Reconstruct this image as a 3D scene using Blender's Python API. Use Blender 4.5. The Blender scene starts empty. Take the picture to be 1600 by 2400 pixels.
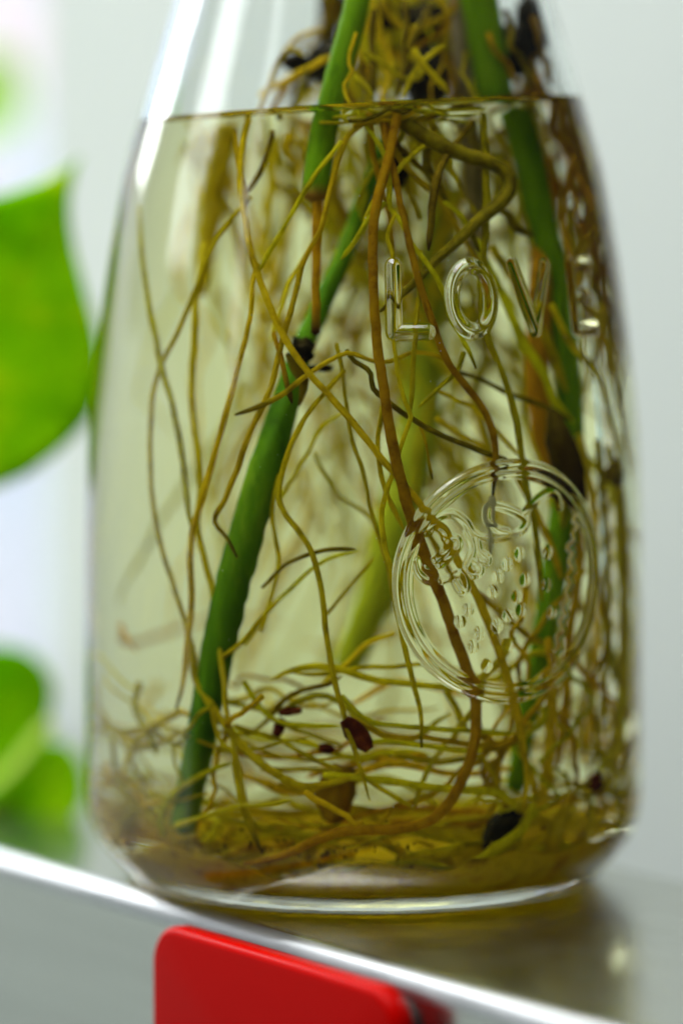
import bpy, bmesh, math, random
import numpy as np
from mathutils import Vector, noise as mnoise

random.seed(7)
rng = np.random.default_rng(7)
S = bpy.context.scene
COL = S.collection

# ------------------------------------------------------------------ camera
D = 0.56                      # camera to bottle axis
FPX = 8643.0                  # focal length in pixels of the 1600x2400 photograph
YH = 464.0                    # horizon row
PITCH = math.atan((1200 - YH) / FPX)
HC = D * math.tan(PITCH + math.atan((2050 - 1200) / FPX))
CX = -52 / FPX * D
CAMPOS = np.array([CX, -D, HC])
FWD = np.array([0, math.cos(PITCH), -math.sin(PITCH)])
UPV = np.array([0, math.sin(PITCH), math.cos(PITCH)])
cam_d = bpy.data.cameras.new('camera')
cam_d.sensor_fit = 'VERTICAL'
cam_d.sensor_height = 36.0
cam_d.sensor_width = 24.0
cam_d.lens = FPX * 36.0 / 2400.0
cam_d.clip_start = 0.02
cam_d.clip_end = 60
cam_d.dof.use_dof = True
cam_d.dof.focus_distance = 0.5195
cam_d.dof.aperture_fstop = 4.5
cam_d.dof.aperture_blades = 0
cam = bpy.data.objects.new('camera', cam_d)
COL.objects.link(cam)
cam.location = CAMPOS.tolist()
cam.rotation_euler = (math.pi / 2 - PITCH, 0, 0)
S.camera = cam

# ------------------------------------------------------------------ world, lamps, exposure
W = bpy.data.worlds.new('World')
S.world = W
W.use_nodes = True
bg = W.node_tree.nodes['Background']
bg.inputs['Color'].default_value = (0.93, 1.0, 0.94, 1)
bg.inputs['Strength'].default_value = 0.025


def area(name, loc, target, sx, sy, power, col):
    l = bpy.data.lights.new(name, 'AREA')
    l.shape = 'RECTANGLE'
    l.size = sx
    l.size_y = sy
    l.energy = power
    l.color = col
    o = bpy.data.objects.new(name, l)
    COL.objects.link(o)
    o.location = loc
    d = Vector(target) - Vector(loc)
    o.rotation_euler = d.to_track_quat('-Z', 'Y').to_euler()
    return o


area('window_light_rear', (-0.56, 0.52, 0.62), (0, 0.0, 0.12), 0.22, 0.85, 6.2, (0.97, 1.0, 1.0))
area('window_light_side', (-0.62, 0.02, 0.60), (0, 0.03, 0.12), 0.24, 0.85, 2.6, (0.97, 1.0, 1.0))
area('window_light_front', (-0.64, -0.42, 0.42), (0, 0.03, 0.08), 0.07, 0.50, 0.25, (0.97, 1.0, 1.0))
area('overhead_fill', (-0.42, -0.34, 1.35), (0.0, 0.20, 0.0), 1.0, 0.8, 16, (1.0, 1.0, 0.97))  # added overhead fill that brightens the wall behind the bottle
area('wall_falloff_fill', (-0.16, 0.03, 0.78), (0.0, 0.14, 0.0), 0.80, 0.45, 7.5, (1.0, 0.99, 0.96))  # added close fill from above so the wall dims towards its foot
area('daylight_behind_backdrop', (-0.75, 1.75, 0.35), (-0.55, 0.9, 0.1), 1.6, 1.6, 48, (0.96, 0.98, 1.0))  # outdoor light that brightens the added backdrop cloth from behind

S.view_settings.view_transform = 'Standard'
S.view_settings.look = 'None'
S.view_settings.exposure = 0.30
S.view_settings.gamma = 1.0
S.render.engine = 'CYCLES'
cy = S.cycles
cy.use_denoising = True
cy.max_bounces = 24
cy.transmission_bounces = 24
cy.glossy_bounces = 8
cy.diffuse_bounces = 4
cy.transparent_max_bounces = 8
cy.caustics_reflective = True
cy.caustics_refractive = True
cy.sample_clamp_indirect = 8
cy.blur_glossy = 0.3

# ------------------------------------------------------------------ helpers: objects


def tag(o, label=None, cat=None, group=None, kind=None):
    if label:
        o['label'] = label
    if cat:
        o['category'] = cat
    if group:
        o['group'] = group
    if kind:
        o['kind'] = kind
    return o


def empty(name, loc=(0, 0, 0)):
    o = bpy.data.objects.new(name, None)
    o.empty_display_size = 0.01
    COL.objects.link(o)
    o.location = loc
    return o


def mesh_obj(name, verts, faces, mat, parent=None, smooth=True, attr=None):
    me = bpy.data.meshes.new(name)
    me.from_pydata([tuple(v) for v in verts], [], [tuple(f) for f in faces])
    if smooth:
        me.polygons.foreach_set('use_smooth', [True] * len(me.polygons))
    if attr:
        for k, vals in attr.items():
            a = me.attributes.new(k, 'FLOAT', 'POINT')
            a.data.foreach_set('value', np.asarray(vals, dtype=np.float32))
    me.update()
    o = bpy.data.objects.new(name, me)
    COL.objects.link(o)
    if mat:
        me.materials.append(mat)
    if parent:
        o.parent = parent
        o.matrix_parent_inverse.identity()
        o.location = -np.array(parent.location)   # parts are modelled in world space
        o.location = tuple(-c for c in parent.location)
    return o


def grid_obj(name, P, mat, parent=None, wrap=False, flip=False, mask=None, attr=None):
    """P: (rows, cols, 3) array -> quads; mask (rows-1, cols or cols-1) picks faces."""
    R, Cn = P.shape[:2]
    i = np.arange(R - 1)[:, None]
    jn = Cn if wrap else Cn - 1
    j = np.arange(jn)[None, :]
    a = i * Cn + j
    b = i * Cn + (j + 1) % Cn
    c = (i + 1) * Cn + (j + 1) % Cn
    d = (i + 1) * Cn + j
    Q = np.stack([a, b, c, d], -1) if not flip else np.stack([a, d, c, b], -1)
    Q = Q.reshape(-1, 4)
    if mask is not None:
        Q = Q[mask.reshape(-1)]
    V = P.reshape(-1, 3)
    used, inv = np.unique(Q.reshape(-1), return_inverse=True)
    V = V[used]
    Q = inv.reshape(-1, 4)
    me = bpy.data.meshes.new(name)
    me.vertices.add(len(V))
    me.vertices.foreach_set('co', V.astype(np.float32).ravel())
    me.loops.add(len(Q) * 4)
    me.loops.foreach_set('vertex_index', Q.astype(np.int32).ravel())
    me.polygons.add(len(Q))
    me.polygons.foreach_set('loop_start', np.arange(0, len(Q) * 4, 4, dtype=np.int32))
    me.update(calc_edges=True)
    me.polygons.foreach_set('use_smooth', np.ones(len(Q), dtype=bool))
    me.update()
    o = bpy.data.objects.new(name, me)
    COL.objects.link(o)
    me.materials.append(mat)
    if parent:
        o.parent = parent
        o.location = tuple(-c for c in parent.location)
    return o


# ------------------------------------------------------------------ helpers: materials


def new_mat(name):
    m = bpy.data.materials.new(name)
    m.use_nodes = True
    nt = m.node_tree
    nt.nodes.clear()
    out = nt.nodes.new('ShaderNodeOutputMaterial')
    return m, nt, out


def N(nt, t, **kw):
    n = nt.nodes.new(t)
    for k, v in kw.items():
        if k in n.inputs:
            n.inputs[k].default_value = v
        else:
            setattr(n, k, v)
    return n


def ramp(nt, stops, fac):
    r = nt.nodes.new('ShaderNodeValToRGB')
    el = r.color_ramp.elements
    el[0].position, el[0].color = stops[0][0], (*stops[0][1], 1)
    el[1].position, el[1].color = stops[-1][0], (*stops[-1][1], 1)
    for p, c in stops[1:-1]:
        e = el.new(p)
        e.color = (*c, 1)
    nt.links.new(fac, r.inputs['Fac'])
    return r


def organic(name, cols, tipcol=None, rough=0.5, scale=350, transl=0.0, bump=0.25, streak=1.0, spec=0.02, vary=None):
    vary = name.startswith('root') if vary is None else vary
    """mottled plant tissue; attribute 'tip' (0..1) turns the end of a root to its dead colour"""
    m, nt, out = new_mat(name)
    tc = N(nt, 'ShaderNodeTexCoord')
    mp = N(nt, 'ShaderNodeMapping')
    mp.inputs['Scale'].default_value = (1, 1, streak)
    nt.links.new(tc.outputs['Object'], mp.inputs['Vector'])
    nz = N(nt, 'ShaderNodeTexNoise', Scale=scale, Detail=5.0, Roughness=0.65)
    nt.links.new(mp.outputs['Vector'], nz.inputs['Vector'])
    k = len(cols)
    r = ramp(nt, [(0.28 + 0.44 * i / (k - 1), c) for i, c in enumerate(cols)], nz.outputs['Fac'])
    oi = N(nt, 'ShaderNodeObjectInfo')
    hs = N(nt, 'ShaderNodeHueSaturation')
    vr = N(nt, 'ShaderNodeMapRange')
    vr.inputs['To Min'].default_value = 0.72 if vary else 1.0
    vr.inputs['To Max'].default_value = 1.12 if vary else 1.0
    hr = N(nt, 'ShaderNodeMapRange')
    hr.inputs['To Min'].default_value = 0.485 if vary else 0.5
    hr.inputs['To Max'].default_value = 0.512 if vary else 0.5
    ml = N(nt, 'ShaderNodeMath', operation='FRACT')
    m2 = N(nt, 'ShaderNodeMath', operation='MULTIPLY')
    m2.inputs[1].default_value = 7.31
    nt.links.new(oi.outputs['Random'], vr.inputs['Value'])
    nt.links.new(oi.outputs['Random'], m2.inputs[0])
    nt.links.new(m2.outputs[0], ml.inputs[0])
    nt.links.new(ml.outputs[0], hr.inputs['Value'])
    nt.links.new(vr.outputs['Result'], hs.inputs['Value'])
    nt.links.new(hr.outputs['Result'], hs.inputs['Hue'])
    nt.links.new(r.outputs['Color'], hs.inputs['Color'])
    colour = hs.outputs['Color']
    if tipcol:
        at = N(nt, 'ShaderNodeAttribute', attribute_name='tip')
        mx = N(nt, 'ShaderNodeMix', data_type='RGBA')
        mx.inputs['B'].default_value = (*tipcol, 1)
        nt.links.new(at.outputs['Fac'], mx.inputs['Factor'])
        nt.links.new(colour, mx.inputs[6])
        mx.inputs[7].default_value = (*tipcol, 1)
        colour = mx.outputs[2]
    b = N(nt, 'ShaderNodeBsdfPrincipled', Roughness=rough)
    b.inputs['Specular IOR Level'].default_value = spec
    nt.links.new(colour, b.inputs['Base Color'])
    bn = N(nt, 'ShaderNodeTexNoise', Scale=scale * 6, Detail=3.0)
    nt.links.new(tc.outputs['Object'], bn.inputs['Vector'])
    bp = N(nt, 'ShaderNodeBump', Strength=bump, Distance=0.0002)
    nt.links.new(bn.outputs['Fac'], bp.inputs['Height'])
    nt.links.new(bp.outputs['Normal'], b.inputs['Normal'])
    sh = b.outputs[0]
    if transl:
        tr = N(nt, 'ShaderNodeBsdfTranslucent')
        nt.links.new(colour, tr.inputs['Color'])
        ms = N(nt, 'ShaderNodeMixShader', Fac=transl)
        nt.links.new(sh, ms.inputs[1])
        nt.links.new(tr.outputs[0], ms.inputs[2])
        sh = ms.outputs[0]
    nt.links.new(sh, out.inputs['Surface'])
    return m


def plain(name, col, rough=0.5, var=0.0, scale=3.0, metal=0.0, spec=0.5, coat=0.0):
    m, nt, out = new_mat(name)
    b = N(nt, 'ShaderNodeBsdfPrincipled', Roughness=rough, Metallic=metal)
    b.inputs['Base Color'].default_value = (*col, 1)
    b.inputs['Specular IOR Level'].default_value = spec
    b.inputs['Coat Weight'].default_value = coat
    b.inputs['Coat Roughness'].default_value = 0.08
    if var:
        tc = N(nt, 'ShaderNodeTexCoord')
        nz = N(nt, 'ShaderNodeTexNoise', Scale=scale, Detail=4.0)
        nt.links.new(tc.outputs['Object'], nz.inputs['Vector'])
        r = ramp(nt, [(0.3, tuple(c * (1 - var) for c in col)), (0.7, tuple(min(1, c * (1 + var)) for c in col))], nz.outputs['Fac'])
        nt.links.new(r.outputs['Color'], b.inputs['Base Color'])
    nt.links.new(b.outputs[0], out.inputs['Surface'])
    return m


M = {}
M['root_tan'] = organic('root_tan', [(0.40, 0.29, 0.004), (0.76, 0.62, 0.006), (0.88, 0.76, 0.02)], (0.07, 0.035, 0.012), transl=0.5)
M['root_olive'] = organic('root_olive', [(0.38, 0.34, 0.004), (0.72, 0.67, 0.006), (0.84, 0.80, 0.02)], (0.07, 0.04, 0.010), transl=0.52)
M['root_yellow'] = organic('root_yellow', [(0.62, 0.52, 0.008), (0.82, 0.73, 0.015), (0.88, 0.80, 0.07)], (0.25, 0.15, 0.01), transl=0.5)
M['root_brown'] = organic('root_brown', [(0.30, 0.15, 0.003), (0.60, 0.38, 0.004), (0.74, 0.52, 0.008)], (0.05, 0.02, 0.006), transl=0.42)
M['root_dark'] = organic('root_dark', [(0.09, 0.06, 0.003), (0.22, 0.165, 0.004), (0.34, 0.26, 0.008)], (0.03, 0.015, 0.006), transl=0.15)
M['root_pale'] = organic('root_pale', [(0.42, 0.40, 0.20), (0.55, 0.53, 0.30), (0.62, 0.6, 0.4)], (0.5, 0.48, 0.4), transl=0.4)
M['stem_green'] = organic('stem_green', [(0.05, 0.13, 0.002), (0.12, 0.27, 0.003), (0.17, 0.34, 0.006), (0.28, 0.44, 0.02)], (0.30, 0.16, 0.02), transl=0.15, scale=190, streak=0.22, bump=0.08, rough=0.35)
M['stem_dark'] = organic('stem_dark', [(0.018, 0.06, 0.002), (0.05, 0.15, 0.003), (0.085, 0.22, 0.004), (0.16, 0.32, 0.010)], (0.20, 0.34, 0.01), transl=0.08, scale=190, streak=0.22, bump=0.08, rough=0.35)
M['stem_pale'] = organic('stem_pale', [(0.30, 0.38, 0.02), (0.40, 0.47, 0.03), (0.46, 0.52, 0.07)], (0.2, 0.15, 0.01), transl=0.25, scale=120, streak=0.15, bump=0.1)
M['stem_grey'] = organic('stem_grey', [(0.18, 0.145, 0.06), (0.27, 0.22, 0.11), (0.35, 0.30, 0.17)], (0.1, 0.07, 0.03), transl=0.05, scale=160, streak=0.3)
M['stem_brown'] = organic('stem_brown', [(0.30, 0.13, 0.003), (0.44, 0.21, 0.005), (0.52, 0.29, 0.010)], (0.05, 0.02, 0.005), transl=0.15, scale=160, streak=0.3)
M['node'] = organic('node', [(0.006, 0.006, 0.005), (0.018, 0.015, 0.008), (0.05, 0.038, 0.010)], None, rough=0.6, scale=260, bump=0.6)
M['sheath'] = organic('sheath', [(0.035, 0.006, 0.004), (0.10, 0.018, 0.006), (0.20, 0.06, 0.01)], None, rough=0.4, scale=300, bump=0.4, transl=0.1)
M['sediment'] = organic('sediment', [(0.26, 0.15, 0.002), (0.50, 0.34, 0.004), (0.68, 0.52, 0.008), (0.60, 0.38, 0.006), (0.26, 0.15, 0.003)], None, rough=0.8, scale=190, bump=0.8, transl=0.45)
M['sheath_brown'] = organic('sheath_brown', [(0.16, 0.07, 0.003), (0.36, 0.20, 0.006), (0.44, 0.28, 0.01)], None, rough=0.6, scale=200, transl=0.35)
M['mat'] = organic('mat', [(0.22, 0.10, 0.002), (0.58, 0.30, 0.004), (0.72, 0.42, 0.006), (0.40, 0.22, 0.003)], None, rough=0.8, scale=150, bump=0.6, transl=0.6, streak=0.3)
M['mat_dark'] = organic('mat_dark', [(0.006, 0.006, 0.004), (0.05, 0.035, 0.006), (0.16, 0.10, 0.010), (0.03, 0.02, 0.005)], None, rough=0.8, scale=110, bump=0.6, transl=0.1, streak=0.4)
M['leaf'] = organic('leaf', [(0.22, 0.34, 0.006), (0.24, 0.55, 0.002), (0.34, 0.62, 0.003), (0.60, 0.70, 0.008)], None, rough=0.4, scale=110, transl=0.58, bump=0.05)
M['leaf_far'] = organic('leaf_far', [(0.36, 0.62, 0.03), (0.44, 0.70, 0.05), (0.5, 0.75, 0.08)], None, rough=0.4, scale=60, transl=0.5, bump=0.05)
M['rib'] = organic('rib', [(0.50, 0.68, 0.10), (0.58, 0.74, 0.14)], None, rough=0.4, scale=90, transl=0.3, bump=0.05)
M['wall'] = plain('wall_paint', (0.76, 0.845, 0.82), rough=0.9, var=0.02, scale=1.5)
M['floor'] = plain('floor_tile', (0.34, 0.35, 0.36), rough=0.5, var=0.06, scale=4)
M['red'] = plain('red_plastic', (0.33, 0.0008, 0.0002), rough=0.30, spec=0.03)
M['magnet_back'] = plain('black_rubber', (0.015, 0.012, 0.014), rough=0.6)


def glass_mat():
    m, nt, out = new_mat('clear_glass')
    g = N(nt, 'ShaderNodeBsdfGlass', Roughness=0.0, IOR=1.5)
    g.inputs['Color'].default_value = (0.985, 0.995, 0.99, 1)
    tc = N(nt, 'ShaderNodeTexCoord')
    mp = N(nt, 'ShaderNodeMapping')
    mp.inputs['Scale'].default_value = (1, 1, 0.35)
    nt.links.new(tc.outputs['Object'], mp.inputs['Vector'])
    nz = N(nt, 'ShaderNodeTexNoise', Scale=110.0, Detail=2.0)
    nt.links.new(mp.outputs['Vector'], nz.inputs['Vector'])
    bp = N(nt, 'ShaderNodeBump', Strength=0.10, Distance=0.0006)
    nt.links.new(nz.outputs['Fac'], bp.inputs['Height'])
    nt.links.new(bp.outputs['Normal'], g.inputs['Normal'])
    nt.links.new(g.outputs[0], out.inputs['Surface'])
    return m


def water_mat():
    m, nt, out = new_mat('tinted_water')
    g = N(nt, 'ShaderNodeBsdfGlass', Roughness=0.0)
    g.inputs['Color'].default_value = (1, 1, 1, 1)
    at = N(nt, 'ShaderNodeAttribute', attribute_name='ior')
    nt.links.new(at.outputs['Fac'], g.inputs['IOR'])
    nt.links.new(g.outputs[0], out.inputs['Surface'])
    va = N(nt, 'ShaderNodeVolumeAbsorption', Density=10.0)
    va.inputs['Color'].default_value = (0.955, 0.955, 0.08, 1)
    nt.links.new(va.outputs[0], out.inputs['Volume'])
    return m


def metal_mat(name, col, rough, axis):
    m, nt, out = new_mat(name)
    b = N(nt, 'ShaderNodeBsdfPrincipled', Metallic=1.0, Roughness=rough)
    tc = N(nt, 'ShaderNodeTexCoord')
    mp = N(nt, 'ShaderNodeMapping')
    mp.inputs['Scale'].default_value = axis
    nt.links.new(tc.outputs['Object'], mp.inputs['Vector'])
    nz = N(nt, 'ShaderNodeTexNoise', Scale=60.0, Detail=6.0, Roughness=0.7)
    nt.links.new(mp.outputs['Vector'], nz.inputs['Vector'])
    r = ramp(nt, [(0.3, tuple(c * 0.92 for c in col)), (0.7, tuple(min(1, c * 1.06) for c in col))], nz.outputs['Fac'])
    nt.links.new(r.outputs['Color'], b.inputs['Base Color'])
    dn = N(nt, 'ShaderNodeTexNoise', Scale=90.0, Detail=4.0)
    nt.links.new(tc.outputs['Object'], dn.inputs['Vector'])
    rr = N(nt, 'ShaderNodeMapRange')
    rr.inputs['To Min'].default_value = rough * 0.7
    rr.inputs['To Max'].default_value = rough * 1.4
    nt.links.new(dn.outputs['Fac'], rr.inputs['Value'])
    nt.links.new(rr.outputs['Result'], b.inputs['Roughness'])
    bp = N(nt, 'ShaderNodeBump', Strength=0.12, Distance=0.0002)
    nt.links.new(nz.outputs['Fac'], bp.inputs['Height'])
    nt.links.new(bp.outputs['Normal'], b.inputs['Normal'])
    nt.links.new(b.outputs[0], out.inputs['Surface'])
    return m


M['glass'] = glass_mat()
M['water'] = water_mat()
M['metal'] = metal_mat('brushed_metal', (0.50, 0.51, 0.47), 0.21, (0.15, 8, 8))

# ------------------------------------------------------------------ geometry of the view


def ray_dir(px, py):
    px = np.atleast_1d(np.asarray(px, float))
    py = np.atleast_1d(np.asarray(py, float))
    a = (px - 800) / FPX
    b = -(py - 1200) / FPX
    d = a[:, None] * np.array([1.0, 0, 0]) + b[:, None] * UPV + FWD
    return d / np.linalg.norm(d, axis=1)[:, None]


def on_y(px, py, y):
    d = ray_dir(px, py)
    return CAMPOS + d * ((y - CAMPOS[1]) / d[:, 1])[:, None]


def on_z(px, py, z):
    d = ray_dir(px, py)
    return CAMPOS + d * ((z - CAMPOS[2]) / d[:, 2])[:, None]


# ------------------------------------------------------------------ bottle profile
sil = [(0, 440), (204, 501), (408, 560), (612, 597), (765, 619), (900, 634), (1020, 646), (1200, 653),
       (1600, 656), (1850, 658), (1885, 655), (1915, 647), (1945, 632), (1975, 609), (2005, 580)]
pz, pr = [], []
for py, hw in sil:
    P = on_y([852], [py], 0.0)[0]
    pz.append(P[2])
    pr.append(D * math.sin(math.atan(hw / FPX)))
pz, pr = np.array(pz)[::-1], np.array(pr)[::-1]
# heel below, shoulder and neck above
PZ = np.concatenate([[0.0, 0.0007, 0.0016], pz, [0.146, 0.160, 0.173, 0.184, 0.200, 0.212]])
PR = np.concatenate([[0.0342, 0.0356, 0.0364], pr, [0.0246, 0.0203, 0.0172, 0.0160, 0.0157, 0.0157]])


def smooth_profile(z, r):
    zz = np.linspace(z[0], z[-1], 1600)
    rr = np.interp(zz, z, r)
    k = np.hanning(61)
    k /= k.sum()
    pad = np.concatenate([rr[0] + (rr[0] - rr[1:31][::-1]), rr, rr[-1] + (rr[-1] - rr[-31:-1][::-1])])
    sm = np.convolve(pad, k, 'valid')
    k2 = np.hanning(13)
    k2 /= k2.sum()
    pad2 = np.concatenate([rr[0] + (rr[0] - rr[1:7][::-1]), rr, rr[-1] + (rr[-1] - rr[-7:-1][::-1])])
    s2 = np.convolve(pad2, k2, 'valid')
    w = np.clip((zz - 0.016) / 0.012, 0, 1)
    return zz, s2 * (1 - w) + sm * w


GZ, GR = smooth_profile(PZ, PR)
FLOOR = 0.0043
WALL = 0.0023


def r_out(z):
    return np.interp(z, GZ, GR)


_iz = np.linspace(FLOOR, 0.212, 1600)
_off = WALL + 0.0015 * np.exp(-(_iz - FLOOR) / 0.004)
_ir = np.interp(_iz, GZ, GR) - _off
_corner = 0.0335 + (0.0402 - 0.0335) * np.sqrt(np.clip(1 - (1 - np.clip((_iz - FLOOR) / 0.009, 0, 1)) ** 2, 0, 1))
_ir = np.where(_iz < FLOOR + 0.009, np.minimum(_ir, _corner), _ir)


def r_in(z):
    return np.interp(z, _iz, _ir)


ZW = HC + D * math.tan(math.atan((1200 - 284) / FPX) - PITCH)
TILT = math.tan(math.radians(3.3))
TILTY = math.tan(math.radians(-1.0))


def water_z(x, y=-0.03):
    return ZW + x * TILT + y * TILTY


def march(P0, d, rfun, inside, s0, s1, n=900):
    s = np.linspace(s0, s1, n)
    X = P0[:, None, :] + d[:, None, :] * s[None, :, None]
    g = np.hypot(X[..., 0], X[..., 1]) - rfun(X[..., 2])
    hit = (g < 0) if not inside else (g > 0)
    idx = np.argmax(hit, axis=1)
    ok = hit.any(axis=1) & (idx > 0)
    idx = np.clip(idx, 1, n - 1)
    k = np.arange(len(idx))
    g0, g1 = g[k, idx - 1], g[k, idx]
    t = g0 / (g0 - g1 + 1e-15)
    ss = s[idx - 1] + (s[idx] - s[idx - 1]) * t
    return P0 + d * ss[:, None], ok, ss


def surf_normal(P, rfun):
    r = np.hypot(P[:, 0], P[:, 1])
    dr = (rfun(P[:, 2] + 2e-4) - rfun(P[:, 2] - 2e-4)) / 4e-4
    n = np.stack([P[:, 0] / r, P[:, 1] / r, -dr], 1)
    return n / np.linalg.norm(n, axis=1)[:, None]


def refract(d, n, eta):
    c = -(d * n).sum(1)
    k = 1 - eta ** 2 * (1 - c ** 2)
    k = np.clip(k, 1e-6, None)
    t = eta[:, None] * d + (eta * c - np.sqrt(k))[:, None] * n
    return t / np.linalg.norm(t, axis=1)[:, None]


def outer_hit(px, py):
    d = ray_dir(px, py)
    P0 = np.repeat(CAMPOS[None], len(d), 0)
    return march(P0, d, r_out, False, D - 0.08, D + 0.08)


def inside(px, py, depth_mm, margin=0.0012):
    """point inside the bottle seen at pixel (px, py), depth_mm behind the inner wall along y"""
    px = np.atleast_1d(np.asarray(px, float))
    py = np.atleast_1d(np.asarray(py, float))
    dm = np.broadcast_to(np.asarray(depth_mm, float), px.shape) * 1e-3
    d = ray_dir(px, py)
    P, ok, _ = outer_hit(px, py)
    n = surf_normal(P, r_out)
    e = np.full(len(px), 1 / 1.5)
    d1 = refract(d, n, e)
    Q, ok2, _ = march(P, d1, r_in, False, 0.0, 0.03, 600)
    n2 = surf_normal(Q, r_in)
    wet = Q[:, 2] < water_z(Q[:, 0])
    d2 = refract(d1, n2, np.where(wet, 1.5 / 1.333, 1.5))
    s = dm / np.clip(d2[:, 1], 0.3, 1)
    # stay inside the far wall and above the floor
    X = Q + d2 * s[:, None]
    for _ in range(40):
        bad = (np.hypot(X[:, 0], X[:, 1]) > r_in(X[:, 2]) - margin) & (s > 0.0015)
        if not bad.any():
            break
        s = np.where(bad, s * 0.93, s)
        X = Q + d2 * s[:, None]
    r = np.hypot(X[:, 0], X[:, 1])
    lim = r_in(X[:, 2]) - margin * 0.7
    f = np.where(r > lim, lim / r, 1)
    X[:, 0] *= f
    X[:, 1] *= f
    X[:, 2] = np.maximum(X[:, 2], FLOOR + 0.0030)
    return X


def spline(P, n):
    P = np.asarray(P, float)
    if len(P) == 2:
        t = np.linspace(0, 1, n)[:, None]
        return P[0] * (1 - t) + P[1] * t
    Q = np.vstack([2 * P[0] - P[1], P, 2 * P[-1] - P[-2]])
    seg = np.linalg.norm(np.diff(P, axis=0), axis=1)
    cum = np.concatenate([[0], np.cumsum(seg)])
    out = []
    for t in np.linspace(0, cum[-1], n):
        i = min(max(np.searchsorted(cum, t, 'right') - 1, 0), len(P) - 2)
        u = (t - cum[i]) / max(seg[i], 1e-9)
        a, b, c, d = Q[i], Q[i + 1], Q[i + 2], Q[i + 3]
        out.append(0.5 * (2 * b + (c - a) * u + (2 * a - 5 * b + 4 * c - d) * u * u + (3 * b - a - 3 * c + d) * u ** 3))
    return np.array(out)


def tube(name, P, rad, mat, parent, sides=8, tip=None, lump=0.13, close=True, seed=0, ends=False):
    """a tapered, slightly lumpy tube through the points P"""
    P = np.asarray(P, float)
    n = len(P)
    rad = np.array(np.broadcast_to(np.asarray(rad, float), (n,)))
    if name.startswith('root') and n > 6:
        e = np.arange(n)[::-1] / (n - 1)
        rad *= 0.35 + 0.65 * np.clip(e / 0.10, 0, 1) ** 0.7
        if ends:
            rad *= 0.3 + 0.7 * np.clip(e[::-1] / 0.12, 0, 1) ** 0.7
    T = np.gradient(P, axis=0)
    T /= np.linalg.norm(T, axis=1)[:, None] + 1e-12
    ref = np.array([0.3, 1, 0.2])
    u = ref - T[0] * (ref @ T[0])
    u /= np.linalg.norm(u)
    V = []
    for i in range(n):
        u = u - T[i] * (u @ T[i])
        u /= np.linalg.norm(u) + 1e-12
        v = np.cross(T[i], u)
        for k in range(sides):
            a = 2 * math.pi * k / sides
            w = 1 + lump * mnoise.noise(Vector((P[i][0] * 700 + seed * 3.1 + math.cos(a), P[i][1] * 700 + math.sin(a), P[i][2] * 500)))
            V.append(P[i] + (u * math.cos(a) + v * math.sin(a)) * rad[i] * w)
    F = []
    for i in range(n - 1):
        for k in range(sides):
            k2 = (k + 1) % sides
            F.append((i * sides + k, i * sides + k2, (i + 1) * sides + k2, (i + 1) * sides + k))
    tips = np.repeat(tip if tip is not None else np.zeros(n), sides)
    if close:
        V.append(P[0] - T[0] * rad[0] * 0.5)
        V.append(P[-1] + T[-1] * rad[-1] * 0.7)
        a0, a1 = len(V) - 2, len(V) - 1
        for k in range(sides):
            k2 = (k + 1) % sides
            F.append((a0, k2, k))
            F.append((a1, (n - 1) * sides + k, (n - 1) * sides + k2))
        tips = np.concatenate([tips, [tips[0], tips[-1]]])
    return mesh_obj(name, V, F, mat, parent, attr={'tip': tips})


def lump(name, c, size, mat, parent, seed, stretch=(1, 1, 1), rough=0.45, sub=3):
    bm = bmesh.new()
    bmesh.ops.create_icosphere(bm, subdivisions=sub, radius=1.0)
    for v in bm.verts:
        q = v.co * 1.6 + Vector((seed * 7.3, seed * 1.7, seed))
        k = 1 + rough * mnoise.noise(q) + 0.5 * rough * mnoise.noise(q * 2.7)
        v.co = Vector((c[0] + v.co.x * k * size * stretch[0], c[1] + v.co.y * k * size * stretch[1], c[2] + v.co.z * k * size * stretch[2]))
    V = [v.co[:] for v in bm.verts]
    F = [[v.index for v in f.verts] for f in bm.faces]
    bm.free()
    return mesh_obj(name, V, F, mat, parent)


# ------------------------------------------------------------------ the setting
WY = 0.165
WX = float(on_y([112], [1200], WY)[0][0])
wall = mesh_obj('wall', [(WX, WY, -1.1), (0.175, WY, -1.1), (0.175, WY, 2.6), (WX, WY, 2.6),
                         (WX, WY + .1, -1.1), (0.175, WY + .1, -1.1), (0.175, WY + .1, 2.6), (WX, WY + .1, 2.6)],
                [(0, 1, 2, 3), (5, 4, 7, 6), (3, 2, 6, 7), (0, 4, 5, 1), (0, 3, 7, 4), (1, 5, 6, 2)], M['wall'], smooth=False)
tag(wall, 'smooth pale grey white painted wall, out of focus behind the bottle', 'wall', kind='structure')
fl = mesh_obj('floor', [(-4, -4, -1.1), (4, -4, -1.1), (4, 1.2, -1.1), (-4, 1.2, -1.1)], [(0, 1, 2, 3)], M['floor'], smooth=False)
tag(fl, 'grey floor far below the metal ledge', 'floor', kind='structure')

sx = -0.80
sw = mesh_obj('wall', [(sx, -0.25, -1.1), (sx, 1.3, -1.1), (sx, 1.3, 0.16), (sx, -0.25, 0.16), (sx - .12, -0.25, -1.1), (sx - .12, 1.3, -1.1), (sx - .12, 1.3, 0.16), (sx - .12, -0.25, 0.16)],
              [(0, 3, 2, 1), (4, 5, 6, 7), (3, 7, 6, 2), (0, 4, 7, 3), (1, 2, 6, 5)], M['wall'], smooth=False)
tag(sw, 'low pale wall under the window at the left, seen only in reflections', 'wall', kind='structure')

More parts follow.
